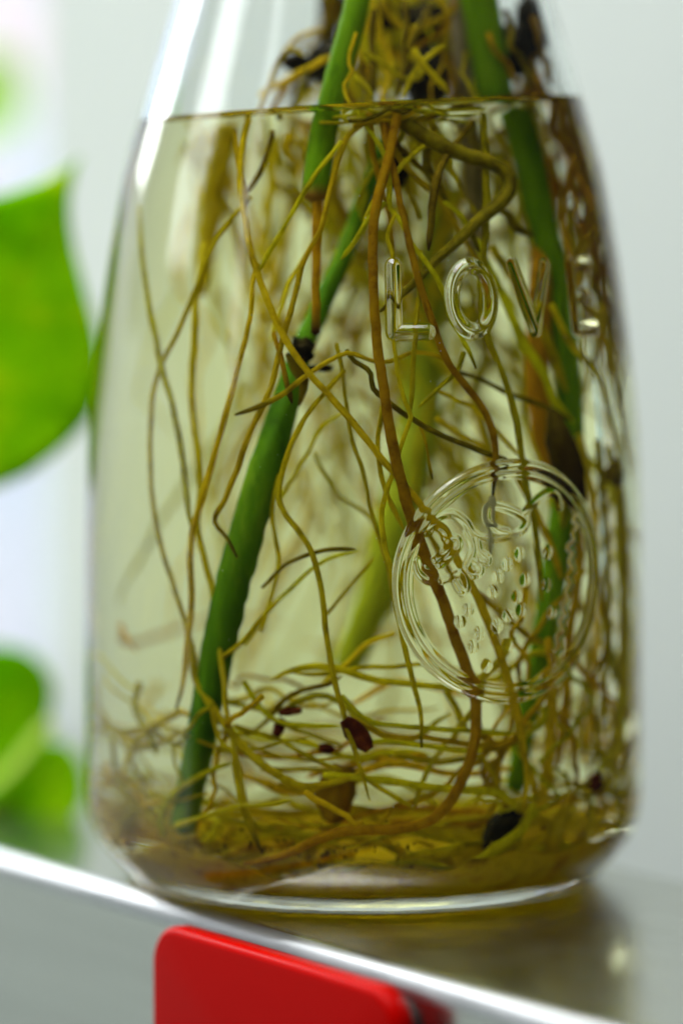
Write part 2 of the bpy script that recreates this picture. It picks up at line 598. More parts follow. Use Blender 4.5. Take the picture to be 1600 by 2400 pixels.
# metal ledge: bent sheet, front edge running from far left to near right
E0 = on_z([204], [2060], 0)[0]
E1 = on_z([1310], [2380], 0)[0]
ed = E1 - E0
ed[2] = 0
ed /= np.linalg.norm(ed)
en = np.array([ed[1], -ed[0], 0])          # outward normal of the front face
if en[1] > 0:
    en = -en
EM = E0 + ed * np.dot(-E0, ed)             # point of the edge nearest the bottle axis
depth = float(np.dot(EM, en))
LW = depth + 0.0385                        # strip width back to the rear edge
print('ledge: front edge', depth, 'dir', ed)
rb = 0.0034
prof = []                                  # (distance in front of bottle axis, z), front to back
for z in (-0.30, -0.2, -0.1, -0.03):
    prof.append((depth, z))
for a in np.linspace(0, math.pi / 2, 9):
    prof.append((depth - rb + rb * math.cos(a), -rb + rb * math.sin(a)))
prof.append((0.0, 0.0))
for a in np.linspace(math.pi / 2, math.pi, 9):
    prof.append((-0.0385 + rb + rb * math.cos(a), -rb + rb * math.sin(a)))
for z in (-0.03, -0.1, -0.2, -0.30):
    prof.append((-0.0385, z))
L = np.linspace(-0.9, 0.7, 3)
P = np.zeros((len(prof), len(L), 3))
for i, (q, z) in enumerate(prof):
    for j, l in enumerate(L):
        P[i, j] = (l, -q, z)               # local frame: x along the edge, -y outwards
ledge = grid_obj('metal_ledge', P, M['metal'])
ledge.rotation_euler = (0, 0, math.atan2(ed[1], ed[0]))
ledge.data.materials.append(metal_mat('dimmed_edge', (0.34, 0.35, 0.36), 0.30, (0.15, 8, 8)))  # darker metal on the bend, put in to hold down its highlight
for f in ledge.data.polygons:
    zc = sum(ledge.data.vertices[v].co[2] for v in f.vertices) / 4
    if -rb < zc < -0.0004:
        f.material_index = 1
md = ledge.modifiers.new('bevel_normals', 'WEIGHTED_NORMAL')
md.keep_sharp = False
tag(ledge, 'brushed steel ledge with a bright rounded front edge under the bottle', 'metal ledge')


def ledge_pt(l, q, z):                     # l along the edge, q outwards from the bottle axis
    return ed * l + en * q + np.array([0, 0, z])


# red magnet on the front face
def on_face(px, py, q):
    d = ray_dir([px], [py])[0]
    t = (q - CAMPOS @ en) / (d @ en)
    return CAMPOS + d * t


th = 0.0032
qf = depth + 0.0022 + th
c_tl = on_face(352, 2185, qf)
c_tr = on_face(925, 2300, qf)
l0, z0 = c_tl @ ed, c_tl[2]
l1, z1 = c_tr @ ed, c_tr[2]
ztop = 0.5 * (z0 + z1)
print('magnet l', l0, l1, 'z', z0, z1)
mag = empty('fridge_magnet', tuple(ledge_pt((l0 + l1) / 2, depth, ztop - 0.02)))
tag(mag, 'glossy red plastic magnet with rounded corners on the front face of the metal ledge', 'magnet')


def rounded_slab(name, l0, l1, zb, zt, q0, q1, rad, edge, mat, parent):
    loops = []
    n = 10

    def loop(shrink, q):
        pts = []
        for cx, cz, a0 in ((l1 - rad, zt - rad, 0), (l0 + rad, zt - rad, 90), (l0 + rad, zb + rad, 180), (l1 - rad, zb + rad, 270)):
            for k in range(n + 1):
                a = math.radians(a0 + 90 * k / n)
                pts.append(ledge_pt(cx + (rad - shrink) * math.cos(a), q, cz + (rad - shrink) * math.sin(a)))
        return pts
    seq = [(0, q0)]
    for k in range(7):
        a = math.pi / 2 * k / 6
        seq.append((edge * (1 - math.cos(a)), q1 - edge + edge * math.sin(a)))
    V, F = [], []
    for s, q in seq:
        V += loop(s, q)
    m = 4 * (n + 1)
    for i in range(len(seq) - 1):
        for k in range(m):
            F.append((i * m + k, i * m + (k + 1) % m, (i + 1) * m + (k + 1) % m, (i + 1) * m + k))
    # slightly domed face
    V.append(ledge_pt((l0 + l1) / 2, q1 + 0.0004, (zb + zt) / 2))
    c = len(V) - 1
    b = (len(seq) - 1) * m
    for k in range(m):
        F.append((b + k, b + (k + 1) % m, c))
    F.append(tuple(range(m))[::-1])
    return mesh_obj(name, V, F, mat, parent)


rounded_slab('magnet_face', l0, l1, ztop - 0.042, ztop, depth + 0.0022, qf, 0.0062, 0.0013, M['red'], mag)
rounded_slab('magnet_backing', l0 + .003, l1 - 0.003, ztop - 0.040, ztop - 0.0025, depth + 0.0001, depth + 0.0022, 0.005, 0.0004, M['magnet_back'], mag)

# ------------------------------------------------------------------ bottle with embossed lettering
# emblem strokes are traced in the photograph and carried onto the outer surface


def to_uv(pts, scale=1.0, off=(0, 0)):
    px = [off[0] + p[0] / scale for p in pts]
    py = [off[1] + p[1] / scale for p in pts]
    H, ok, _ = outer_hit(px, py)
    th = np.arctan2(H[:, 0], -H[:, 1])
    return np.stack([th * 0.042, H[:, 2]], 1)        # arc length on the widest radius, height


RU = 0.042
elements = []           # (object name, list of (kind, data, halfwidth, height))


def stroke(pts, w, h):
    return ('stroke', np.asarray(pts), w, h)


# the word LOVE: letter boxes from angle ranges on the shoulder
zt, zb = outer_hit([960], [624])[0][0][2], outer_hit([960], [778])[0][0][2]


def ang(px, py=700):
    H = outer_hit([px], [py])[0][0]
    return math.atan2(H[0], -H[1]) * RU


uL0, uL1 = ang(922), ang(1000)
uO0, uO1 = ang(1058), ang(1150)
uV0, uV1 = ang(1207), ang(1284)
uE0 = ang(1342)
uE1 = uE0 + (uL1 - uL0)
elements.append(('letter', [stroke([(uL0, zt), (uL0, zb), (uL1, zb)], 0.00125, 0.00062)]))
a = np.linspace(0, 2 * math.pi, 41)
elements.append(('letter', [stroke(np.stack([(uO0 + uO1) / 2 + (uO1 - uO0) / 2 * np.cos(a), (zt + zb) / 2 + (zt - zb) / 2 * np.sin(a)], 1), 0.00125, 0.00062)]))
elements.append(('letter', [stroke([(uV0, zt), ((uV0 + uV1) / 2, zb), (uV1, zt)], 0.00120, 0.00062)]))
elements.append(('letter', [stroke([(uE1, zt), (uE0, zt), (uE0, zb), (uE1, zb)], 0.00120, 0.00062), stroke([(uE0, (zt + zb) / 2), (uE1 - 0.001, (zt + zb) / 2)], 0.00120, 0.00062)]))
# ring
uc = to_uv([(917, 1365)])[0][0]
ur = to_uv([(1404, 1365)])[0][0]
zc_t = to_uv([(1160, 1075)])[0][1]
zc_b = to_uv([(1130, 1654)])[0][1]
rc = (0.5 * (uc + ur), 0.5 * (zc_t + zc_b))
rr_ = (0.5 * (ur - uc), 0.5 * (zc_t - zc_b))
print('ring centre', rc, 'radii', rr_)
a = np.linspace(0, 2 * math.pi, 145)


def ringpts(k):
    return np.stack([rc[0] + (rr_[0] - k) * np.cos(a), rc[1] + (rr_[1] - k) * np.sin(a)], 1)


elements.append(('emblem_ring', [stroke(ringpts(0.0009), 0.00090, 0.00050), stroke(ringpts(0.0023), 0.00070, 0.00034)]))
OC = (900, 1040)
SC = 2.9037
cal = [
    [(300, 590), (360, 500), (460, 475), (545, 530), (595, 605), (660, 640), (760, 640), (860, 620), (930, 590), (965, 530), (930, 485), (840, 440), (745, 420), (700, 440), (700, 520), (760, 580), (840, 605)],
    [(930, 485), (990, 430), (1050, 370), (1120, 330), (1170, 350), (1190, 430)],
    [(280, 600), (330, 560), (400, 580), (440, 660), (420, 730), (350, 790)],
    [(420, 640), (490, 650), (500, 700), (440, 770), (380, 820)],
    [(560, 600), (590, 660), (600, 730), (575, 800), (560, 850), (600, 890), (650, 870), (640, 820), (600, 790)],
    [(630, 650), (645, 730), (700, 780), (690, 810), (640, 800)],
    [(390, 930), (460, 905), (520, 880), (550, 930), (555, 985), (520, 990), (490, 940)],
    [(215, 800), (240, 880), (300, 930), (330, 900), (270, 850)],
]
elements.append(('leaf_outline', [stroke(spline(to_uv(c, SC, OC), 6 * len(c)), 0.00075, 0.00034) for c in cal]))
jag = [(1285, 430), (1315, 470), (1290, 520), (1325, 560), (1285, 610), (1300, 660), (1250, 705), (1290, 745), (1262, 800), (1290, 850), (1250, 900), (1272, 955), (1240, 1010), (1255, 1060),
       (1215, 1110), (1240, 1160), (1200, 1210), (1225, 1280), (1180, 1320), (1195, 1390), (1150, 1430), (1160, 1500), (1090, 1560), (1010, 1620), (900, 1660)]
elements.append(('berry_outline', [stroke(to_uv(jag, SC, OC), 0.00060, 0.00018)]))
seeds = [(920, 750), (835, 820), (770, 905), (955, 925), (735, 1005), (900, 1040), (930, 1130), (570, 1130), (840, 1170),
         (515, 1210), (765, 1240), (645, 1290), (605, 1380), (838, 1370), (695, 1510), (1110, 740), (1100, 960), (1140, 1150)]
for s in seeds:
    elements.append(('seed', [('dome', to_uv([s], SC, OC)[0], 0.00092, 0.00034)]))


def seg_dist(U, Z, pts):
    d = np.full(U.shape, 1e9)
    for p, q in zip(pts[:-1], pts[1:]):
        v = q - p
        L2 = v @ v + 1e-18
        t = np.clip(((U - p[0]) * v[0] + (Z - p[1]) * v[1]) / L2, 0, 1)
        d = np.minimum(d, np.hypot(U - p[0] - t * v[0], Z - p[1] - t * v[1]))
    return d


# fine grid over the lettering, coarse elsewhere
u_lo, u_hi = uL0 - 0.0022, uE1 + 0.0022
th_f = np.arange(u_lo, u_hi, 0.00012) / RU
th_c = np.linspace(th_f[-1], th_f[0] + 2 * math.pi, 150)[1:-1]
TH = np.concatenate([th_f, th_c])
z_f = np.arange(rc[1] - rr_[1] - 0.002, zt + 0.0025, 0.00012)
zlow = np.concatenate([np.linspace(0, 0.003, 8)[:-1], np.linspace(0.003, z_f[0], 40)])[:-1]
ZZ = np.concatenate([zlow, z_f, np.linspace(z_f[-1], 0.212, 140)[1:]])
n0 = len(zlow)
nf, mf = len(z_f), len(th_f)
U, Zg = np.meshgrid(th_f * RU, z_f)
Hh = np.zeros_like(U)
owner = np.full(U.shape, -1)
best = np.zeros_like(U)
for k, (nm, parts) in enumerate(elements):
    hk = np.zeros_like(U)
    for kind, data, w, h in parts:
        pts = data if kind == 'stroke' else data[None]
        lo = pts.min(0) - w - 0.0005
        hi = pts.max(0) + w + 0.0005
        i0, i1 = np.searchsorted(z_f, [lo[1], hi[1]])
        j0, j1 = np.searchsorted(th_f * RU, [lo[0], hi[0]])
        if i1 <= i0 or j1 <= j0:
            continue
        sl = (slice(i0, i1), slice(j0, j1))
        if kind == 'stroke':
            dd = seg_dist(U[sl], Zg[sl], pts)
            hh = h * np.clip(1 - (dd / w) ** 2, 0, None) ** 1.8
        else:
            dd = np.hypot((U[sl] - pts[0][0]), (Zg[sl] - pts[0][1]) / 1.12)
            hh = h * np.clip(1 - (dd / w) ** 2, 0, None) ** 1.02
        hk[sl] = np.maximum(hk[sl], hh)
    take = hk > best
    owner[take] = k
    best = np.maximum(best, hk)
Hh = best
Rg = r_out(ZZ)[:, None] * np.ones((1, len(TH)))
disp = np.zeros_like(Rg)
disp[n0:n0 + nf, :mf] = Hh
# gentle ripples of blown glass
rip = 0.000012 * np.sin(ZZ[:, None] * 90 + 2 * np.sin(TH[None] * 3)) * np.clip((ZZ[:, None] - 0.01) / 0.02, 0, 1)
Rd = Rg + disp + rip
PO = np.stack([Rd * np.sin(TH)[None], -Rd * np.cos(TH)[None], ZZ[:, None] * np.ones((1, len(TH)))], -1)
# which faces belong to which embossed piece (any corner raised, grown by one cell)
own_face = np.full((len(ZZ) - 1, len(TH)), -1)
o4 = np.stack([owner[:-1, :-1], owner[1:, :-1], owner[:-1, 1:], owner[1:, 1:]])
sub = o4.max(0)
own_face[n0:n0 + nf - 1, :mf - 1] = sub

bottle = empty('glass_bottle', (0, 0, 0))
tag(bottle, 'clear glass milk bottle embossed with LOVE and a berry emblem, standing on the metal ledge', 'bottle')
grid_obj('glass_body', PO, M['glass'], bottle, wrap=True, mask=(own_face < 0))
for k, (nm, parts) in enumerate(elements):
    mk = own_face == k
    if mk.sum() > 4:
        grid_obj(nm, PO, M['glass'], bottle, wrap=True, mask=mk)

# base: rounded foot, shallow punt
bp_ = [(0.0342, 0.0), (0.0325, 0.0003), (0.0308, 0.0009), (0.028, 0.0013), (0.02, 0.0020), (0.01, 0.0024), (0.0004, 0.0025)]
tb = np.linspace(0, 2 * math.pi, 161)[:-1]
PB = np.array([[(r * math.sin(t), -r * math.cos(t), z) for t in tb] for r, z in bp_])
grid_obj('glass_base', PB, M['glass'], bottle, wrap=True, flip=True)

# water body: bottom, side up to the tilted water line, surface with a meniscus
NT = 200
tw = np.linspace(0, 2 * math.pi, NT + 1)[:-1]
zt_w = np.full(NT, ZW)
for _ in range(30):
    zt_w = ZW + r_in(zt_w) * (np.sin(tw) * TILT - np.cos(tw) * TILTY) + 0.0013
rows = []
for r in np.concatenate([[0.0004], np.linspace(0.003, 0.0333, 14)]):
    rows.append(np.stack([r * np.sin(tw), -r * np.cos(tw), np.full(NT, FLOOR)], 1))
fr = np.concatenate([np.linspace(0, 0.12, 22)[:-1] ** 1.0, np.linspace(0.12, 1, 70)])
for f in fr:
    z = FLOOR + (zt_w - FLOOR) * f
    r = r_in(z)
    rows.append(np.stack([r * np.sin(tw), -r * np.cos(tw), z], 1))
PWs = np.array(rows)
top = [PWs[-1].copy()]
for dr in list(np.linspace(0.0002, 0.004, 14)) + list(np.linspace(0.005, 0.0, 2))[:0]:
    r = r_in(zt_w) - dr
    x, y = r * np.sin(tw), -r * np.cos(tw)
    top.append(np.stack([x, y, ZW + x * TILT + y * TILTY + 0.0013 * np.exp(-dr / 0.0012)], 1))
for k in np.linspace(0.85, 0.01, 10):
    r = (r_in(zt_w) - 0.004) * k
    x, y = r * np.sin(tw), -r * np.cos(tw)
    top.append(np.stack([x, y, ZW + x * TILT + y * TILTY], 1))
PWt = np.array(top)
allP = np.concatenate([PWs, PWt])          # the contact ring is doubled so each side keeps its own index of refraction
wat = grid_obj('water', allP, M['water'], None, wrap=True, flip=False)
me = wat.data
ns = len(PWs)
bm = bmesh.new()
bm.from_mesh(me)
bm.verts.ensure_lookup_table()
# cap the two pole rings and remove the zero-length strip between the doubled rings
bm.faces.new([bm.verts[k] for k in range(NT)][::-1])
bm.faces.new([bm.verts[(len(allP) - 1) * NT + k] for k in range(NT)])
kill = [f for f in bm.faces if len(f.verts) == 4 and {v.index // NT for v in f.verts} == {ns - 1, ns}]
bmesh.ops.delete(bm, geom=kill, context='FACES_ONLY')
bm.to_mesh(me)
bm.free()
iv = np.full(len(me.vertices), 1.333 / 1.5, np.float32)
iv[ns * NT:] = 1.333
at = me.attributes.new('ior', 'FLOAT', 'POINT')
at.data.foreach_set('value', iv)
me.polygons.foreach_set('use_smooth', [True] * len(me.polygons))
tag(wat, 'faintly yellow green water filling the bottle to the shoulder', 'water')

# inner glass wall above the water line (normals towards the cavity)
rows = []
for f in np.linspace(0, 1, 60):
    z = zt_w + (0.212 - zt_w) * f
    r = r_in(z)
    rows.append(np.stack([r * np.sin(tw), -r * np.cos(tw), z], 1))
grid_obj('glass_inner_wall', np.array(rows), M['glass'], bottle, wrap=True, flip=True)
rin_t, rout_t = float(r_in(0.212)), float(r_out(0.212))
lip = []
for a in np.linspace(0, math.pi, 9):
    rr = (rin_t + rout_t) / 2 + (rout_t - rin_t) / 2 * math.cos(a)
    lip.append([(rr * math.sin(t), -rr * math.cos(t), 0.212 + 0.0012 * math.sin(a)) for t in tw])
grid_obj('bottle_lip', np.array(lip), M['glass'], bottle, wrap=True)

# ------------------------------------------------------------------ cuttings in the bottle
F_ = 1.0204           # traced in the 1568-pixel view
CUT = {}


def cutting(key, label, base):
    e = empty('pothos_cutting', tuple(base))
    tag(e, label, 'plant cutting', 'pothos cuttings rooting in the bottle')
    CUT[key] = e
    return e


def px_scale(px, py, dep):
    a = inside(px - 6, py, dep)[0]
    b = inside(px + 6, py, dep)[0]
    return max(0.00002, np.linalg.norm(b - a) / 12)


def trace(pts, dep):
    """pixels (source scale) + depth in mm (number, or start/end pair, or list) -> world points"""
    pts = np.asarray(pts, float)
    n = len(pts)
    if np.isscalar(dep):
        dep = np.full(n, float(dep))
    elif len(dep) == n:
        dep = np.asarray(dep, float)
    else:
        dep = np.interp(np.linspace(0, 1, n), np.linspace(0, 1, len(dep)), dep)
    return inside(pts[:, 0], pts[:, 1], dep), dep


_rn = [0]


def root(key, pts, dep, w, mat, crop=None, tip=0.0, name='root', sides=8, f=None, lumpy=0.14):
    """pts in crop pixels (crop = (ox, oy, scale)) or in source pixels"""
    pts = [(p[0], p[1]) for p in pts]
    if crop:
        pts = [(crop[0] + p[0] / crop[2], crop[1] + p[1] / crop[2]) for p in pts]
    # densify in image space first so the curve follows the picture, then carry into depth
    n = max(4, int(sum(math.dist(a, b) for a, b in zip(pts[:-1], pts[1:])) / 16))
    sp = spline(pts, n)
    P, dd = trace(sp, dep)
    w = np.interp(np.linspace(0, 1, n), np.linspace(0, 1, len(np.atleast_1d(w))), np.atleast_1d(w)) if not np.isscalar(w) else np.full(n, w)
    sc = np.array([px_scale(*sp[i], dd[i]) for i in (0, n // 2, n - 1)])
    sc = np.interp(np.linspace(0, 1, n), [0, 0.5, 1], np.minimum(sc, 0.000075))
    # small natural wander
    _rn[0] += 1
    sd = _rn[0]
    for i in range(n):
        q = Vector((i * 0.35, sd * 5.7, 0))
        P[i] += np.array([mnoise.noise(q), mnoise.noise(q + Vector((9, 3, 1))), mnoise.noise(q + Vector((2, 8, 5)))]) * 0.00012
    r = w * 0.5 * sc
    if name == 'root':
        r = r * (0.68 if max(p[1] for p in pts) < 270 else 0.87)
    tp = np.zeros(n)
    if tip:
        k = np.arange(n)[::-1]
        tp = np.clip(1 - k / max(2, tip), 0, 1)
    return tube(name, P, r, M[mat], CUT[key], sides=sides, tip=tp, lump=lumpy, seed=sd)


c1 = (0, 0, 1.96)
c2 = (800, 0, 1.96)
c3 = (0, 800, 1.96)
c4 = (800, 800, 1.96)
c5 = (0, 1600, 1.96)
c6 = (800, 1600, 1.96)
cf = (0, 0, 0.98)
b1 = (300, 100, 2.6133)
b2 = (800, 100, 2.6133)

cutting('A', 'bright green cutting cut off short below the water line, left of the tangled roots', inside(735, 460, 8)[0])
cutting('B', 'long dark green cutting slanting down to the lower left of the bottle', inside(430, 1930, 10)[0])
cutting('C', 'green cutting running down the right side behind the emblem', inside(1205, 1850, 12)[0])
cutting('D', 'pale yellow green cutting standing at the back of the bottle, out of focus', inside(800, 1550, 45)[0])
cutting('E', 'grey brown withered cutting hanging in the neck above the water', inside(1100, 560, 30)[0])
cutting('F', 'orange brown dead cutting just left of the green one at the right', inside(1262, 1080, 20)[0])

# stems
root('A', [(850, -380), (845, -120), (838, 0), (815, 90), (790, 180), (770, 262), (757, 310), (745, 390), (737, 462)], [4, 6, 8, 8, 8, 8, 8], 62, 'stem_green', None, name='stem', sides=14, lumpy=0.04, tip=2)
root('A', [(744, 462), (742, 560), (740, 680), (740, 780)], 8, [26, 24, 20, 22], 'root_brown', tip=4, name='bare_core')
root('B', [(905, 330), (868, 430), (838, 510), (800, 610), (760, 700), (715, 800), (688, 880), (655, 990), (618, 1110), (580, 1240), (545, 1370), (515, 1500), (488, 1640), (458, 1790), (430, 1935)],
     [26, 24, 20, 14, 9, 7, 7, 7, 8], [40, 42, 44, 50, 66, 76, 78, 76, 68, 60, 54], 'stem_dark', name='stem', sides=16, lumpy=0.09, tip=14)
root('C', [(1060, -380), (1090, -150), (1122, 0), (1142, 120), (1160, 225)], [8, 12, 16], 72, 'stem_green', name='stem', sides=14, lumpy=0.04)
root('C', [(1205, 262), (1235, 360), (1265, 500), (1300, 640), (1325, 800), (1337, 960), (1335, 1100), (1322, 1200), (1302, 1320), (1282, 1450), (1255, 1580), (1230, 1700), (1205, 1850)],
     [19, 18, 17, 16, 16], [56, 54, 52, 48, 52, 54, 50, 44, 36], 'stem_green', name='stem', sides=14, lumpy=0.05)
root('D', [(1040, 440), (1020, 600), (1005, 760), (990, 920), (970, 1060), (925, 1240), (880, 1400), (815, 1560)], [42, 42, 40, 40], [60, 64, 78, 92, 100, 96, 90, 74], 'stem_pale', name='stem', sides=14, lumpy=0.08)
root('E', [(1040, -380), (1070, -150), (1085, 0), (1092, 110), (1098, 222)], [10, 22], 58, 'stem_grey', name='stem', sides=12)
root('E', [(1095, 280), (1108, 400), (1112, 520), (1108, 600)], 28, [54, 50, 40, 30], 'stem_grey', name='stem', sides=12)
root('F', [(1290, 420), (1275, 560), (1262, 720), (1260, 880), (1268, 1000), (1295, 1110)], 19, [36, 42, 46, 46, 44, 30], 'stem_brown', name='stem', sides=12)
root('D', [(535, 296), (512, 400), (494, 500), (482, 590), (470, 690)], 30, [46, 48, 44, 34, 20], 'root_yellow', name='aerial_root', sides=10)

# node scars
lump('node', inside(706, 822, 11)[0], 0.0014, M['node'], CUT['B'], 1, (1.1, 1, 1.4), 0.45, 4)
lump('node', inside(752, 862, 14)[0], 0.0007, M['node'], CUT['B'], 2, (2.2, 1, .7), 0.5, 4)
root('B', [(672, 830), (690, 862), (712, 900), (700, 950)], [6.5, 7], [10, 26, 22, 6], 'root_dark', name='node_sheath', sides=10, lumpy=0.3)
root('C', [(1292, 960), (1310, 1030), (1335, 1100), (1368, 1180)], [8, 7, 6], [20, 62, 66, 14], 'root_dark', name='node_sheath', sides=10, tip=40)
lump('node', inside(1440, 1110, 6)[0], 0.0020, M['root_dark'], CUT['C'], 4)
lump('node', inside(692, 148, 22)[0], 0.0016, M['node'], CUT['A'], 5, (1.2, 1, 1.0))
lump('node', inside(762, 150, 24)[0], 0.0026, M['node'], CUT['A'], 6, (1, 1, 1.2))
lump('node', inside(1000, 185, 20)[0], 0.0034, M['node'], CUT['E'], 7, (0.9, 1, 1.4))
lump('node', inside(985, 60, 24)[0], 0.0030, M['node'], CUT['E'], 8, (1.2, 1, 1.1))
lump('node', inside(1195, 130, 18)[0], 0.0032, M['node'], CUT['C'], 9, (1.0, 1, 1.3), 0.5)
lump('node', inside(910, 30, 25)[0], 0.0022, M['node'], CUT['E'], 10, (1, 1, 1.4))
lump('node', inside(930, 395, 14)[0], 0.0018, M['node'], CUT['B'], 11, (0.7, 1, 1.6))
lump('node', inside(1245, 60, 16)[0], 0.0028, M['node'], CUT['C'], 12, (1.0, 1, 1.8), 0.5)

# ---- roots traced from the photograph
R = root
BIG = R('B', [(912, 238), (908, 285), (890, 370), (864, 470), (856, 560), (858, 680), (866, 790), (885, 920), (905, 1040), (930, 1140), (950, 1210), (985, 1300), (1020, 1390), (1050, 1480), (1083, 1570), (1093, 1650), (1080, 1740), (1040, 1830), (985, 1885), (900, 1905), (800, 1908), (720, 1932), (650, 1965), (560, 1985)],
  [3, 2, 1.5, 1.5, 1.5, 2, 3, 3, 3], [26, 26, 26, 30, 32, 30, 28, 26, 24], 'root_brown', cf, sides=12)
SEC = R('A', [(575, 262), (563, 300), (552, 400), (562, 500), (580, 590), (610, 680), (650, 770), (700, 845), (760, 912), (820, 982), (880, 1057), (940, 1128), (1000, 1200), (1040, 1270), (1085, 1350), (1120, 1430), (1150, 1510), (1175, 1590), (1195, 1680), (1210, 1790), (1200, 1860)],
  [5, 3, 2, 1.8, 1.8, 2, 3], [14, 16, 18, 20, 22, 18], 'root_tan', cf, sides=10)
THI = R('A', [(835, 280), (790, 330), (760, 430), (735, 530), (700, 590), (682, 660), (660, 740), (640, 820), (618, 900), (590, 960), (565, 1020), (545, 1080), (515, 1150), (492, 1197), (520, 1235), (545, 1280)], [4, 3, 2], [18, 14, 15, 16, 13], 'root_tan', cf, tip=9, sides=10)
R('A', [(575, 452), (500, 545), (455, 650), (410, 760), (370, 840), (350, 920), (345, 1040), (352, 1160), (375, 1270), (410, 1380), (440, 1480), (455, 1570)], [5, 6, 6], 13, 'root_olive', cf)
R('A', [(592, 606), (581, 650), (572, 740), (545, 850), (515, 960), (488, 1060), (465, 1140), (442, 1219), (437, 1284), (440, 1384), (430, 1484), (420, 1568), (405, 1630)], [3, 3, 4], [12, 14, 16, 16, 14], 'root_tan', cf, tip=4)
R('A', [(640, -620), (650, -430), (680, -200), (705, -60), (720, 0), (740, 120), (790, 280), (830, 480), (850, 650), (870, 800), (885, 870)], 5, [12, 16, 16], 'root_olive', c3)
R('D', [(470, 560), (450, 690), (447, 790), (440, 860), (442, 944), (455, 1044), (460, 1134), (453, 1210), (470, 1284), (490, 1374), (505, 1484), (515, 1568), (522, 1640), (545, 1750), (570, 1870), (596, 1950)], [10, 9, 7, 4, 3], [16, 18, 16, 14, 13], 'root_yellow', cf, tip=6)
R('B', [(1040, 850), (1010, 820), (950, 810), (880, 832), (800, 812), (745, 835), (700, 865), (650, 905), (590, 935), (540, 953)], [6, 4, 3, 2.5, 2], [12, 12, 14, 14], 'root_tan', cf, tip=7)
R('B', [(1255, -40), (1290, 60), (1310, 170), (1342, 285)], 3, [12, 14, 15, 16], 'root_brown', c3, tip=5)
R('B', [(20, 40), (60, 90), (130, 140), (150, 220), (230, 290), (310, 345), (400, 400), (500, 450), (600, 490), (690, 525), (760, 545), (740, 590)], [4, 3, 2.5], [14, 15, 16, 14, 12], 'root_dark', c4)
FOU = R('C', [(880, 262), (888, 330), (905, 400), (920, 470), (940, 560), (965, 660), (1000, 760), (1026, 828), (1064, 880), (1104, 930), (1129, 984), (1138, 1044), (1134, 1084), (1131, 1140)], [4, 3, 2.2, 2, 2], [22, 20, 19, 20, 18, 18, 16], 'root_brown', cf, tip=6, sides=10)
R('C', [(690, 715), (690, 800), (685, 900), (683, 985)], [2, 3], [16, 15, 14, 8], 'root_pale', c4, name='root_tip')
R('C', [(925, 500), (908, 552), (918, 600), (915, 680), (922, 800), (932, 877), (948, 938), (961, 973), (953, 1004), (938, 1045), (922, 1106), (905, 1152), (894, 1208), (902, 1285), (917, 1341), (926, 1400), (940, 1480), (960, 1570), (985, 1673), (988, 1752)], [3, 3, 2, 2.5, 3], [11, 11, 13, 15, 15, 16], 'root_olive', None, tip=4)
R('C', [(600, 560), (540, 640), (480, 720), (430, 850), (410, 1000), (398, 1150)], [5, 3.5, 3], [14, 18, 22, 22, 16], 'root_dark', c2, tip=3)
R('C', [(360, 1150), (358, 1300), (345, 1450), (335, 1568), (325, 1720), (318, 1900)], [4, 3, 3], 14, 'root_olive', c2)
R('E', [(60, 480), (90, 545), (180, 680), (215, 800), (220, 950), (260, 1000), (330, 1130), (400, 1220), (470, 1340), (500, 1450), (560, 1568), (600, 1650), (618, 1690)], [4, 3, 2], [14, 15, 15, 15, 14], 'root_olive', c2, tip=3)
R('E', [(230, 500), (290, 560), (430, 650), (560, 710), (700, 755), (765, 800), (772, 870), (720, 940), (620, 1020), (520, 1120), (420, 1210), (300, 1330), (180, 1430)], [5, 4, 3, 3, 4], [44, 42, 36, 36, 28, 22, 20], 'root_dark', c2, sides=10)
R('E', [(650, 520), (662, 800), (662, 1050), (650, 1230), (640, 1330), (650, 1480), (680, 1568), (740, 1718), (790, 1888), (820, 2048), (850, 2248), (880, 2368), (900, 2518), (910, 2628), (918, 2760)], [5, 4, 3, 3, 4], [16, 20, 16, 16, 18, 18, 16], 'root_olive', c2)
R('E', [(620, 1100), (660, 1200), (760, 1400), (830, 1568), (930, 1718), (980, 1848), (1060, 1938)], 12, [18, 24, 24, 20], 'root_olive', c2)
R('D', [(775, 790), (787, 870), (806, 999), (834, 1084), (854, 1184), (879, 1264), (893, 1314), (900, 1380)], 6, 12, 'root_yellow', cf)
R('B', [(190, 300), (180, 350), (168, 500), (190, 650), (235, 760), (285, 865)], 4, 14, 'root_olive', c4)
R('D', [(790, 850), (755, 890), (700, 960), (655, 1060), (640, 1140), (655, 1180), (690, 1225), (718, 1275), (740, 1370), (750, 1470), (770, 1570), (800, 1680), (822, 1745), (848, 1840)], [5, 4, 3], [12, 16, 16, 16, 12], 'root_tan', cf)
R('A', [(440, 1480), (450, 1560), (500, 1642), (550, 1708), (600, 1753), (650, 1787), (700, 1806), (774, 1795), (840, 1770)], [6, 4, 4, 5], [16, 20, 22, 22, 18], 'root_tan', cf)
R('B', [(750, 705), (738, 620), (790, 520), (880, 450), (1000, 390), (1070, 370)], 4, 14, 'root_olive', c5)
R('B', [(800, 660), (950, 610), (1080, 570), (1240, 560), (1330, 540)], 3, 12, 'root_yellow', c5)
R('B', [(970, 100), (985, 190), (1020, 280), (1070, 320), (1080, 420), (1110, 560), (1160, 690), (1205, 785)], 3, [10, 12, 13, 14], 'root_tan', c5, tip=6)
R('A', [(1568, 650), (1450, 800), (1330, 1000), (1230, 1170), (1185, 1250)], 3, 13, 'root_olive', c1)
R('A', [(1250, 600), (1240, 660), (1190, 800), (1130, 890)], 7, 14, 'root_dark', c1)
R('A', [(1080, 600), (1095, 750), (1120, 860), (1135, 960)], 5, 12, 'root_tan', c1)
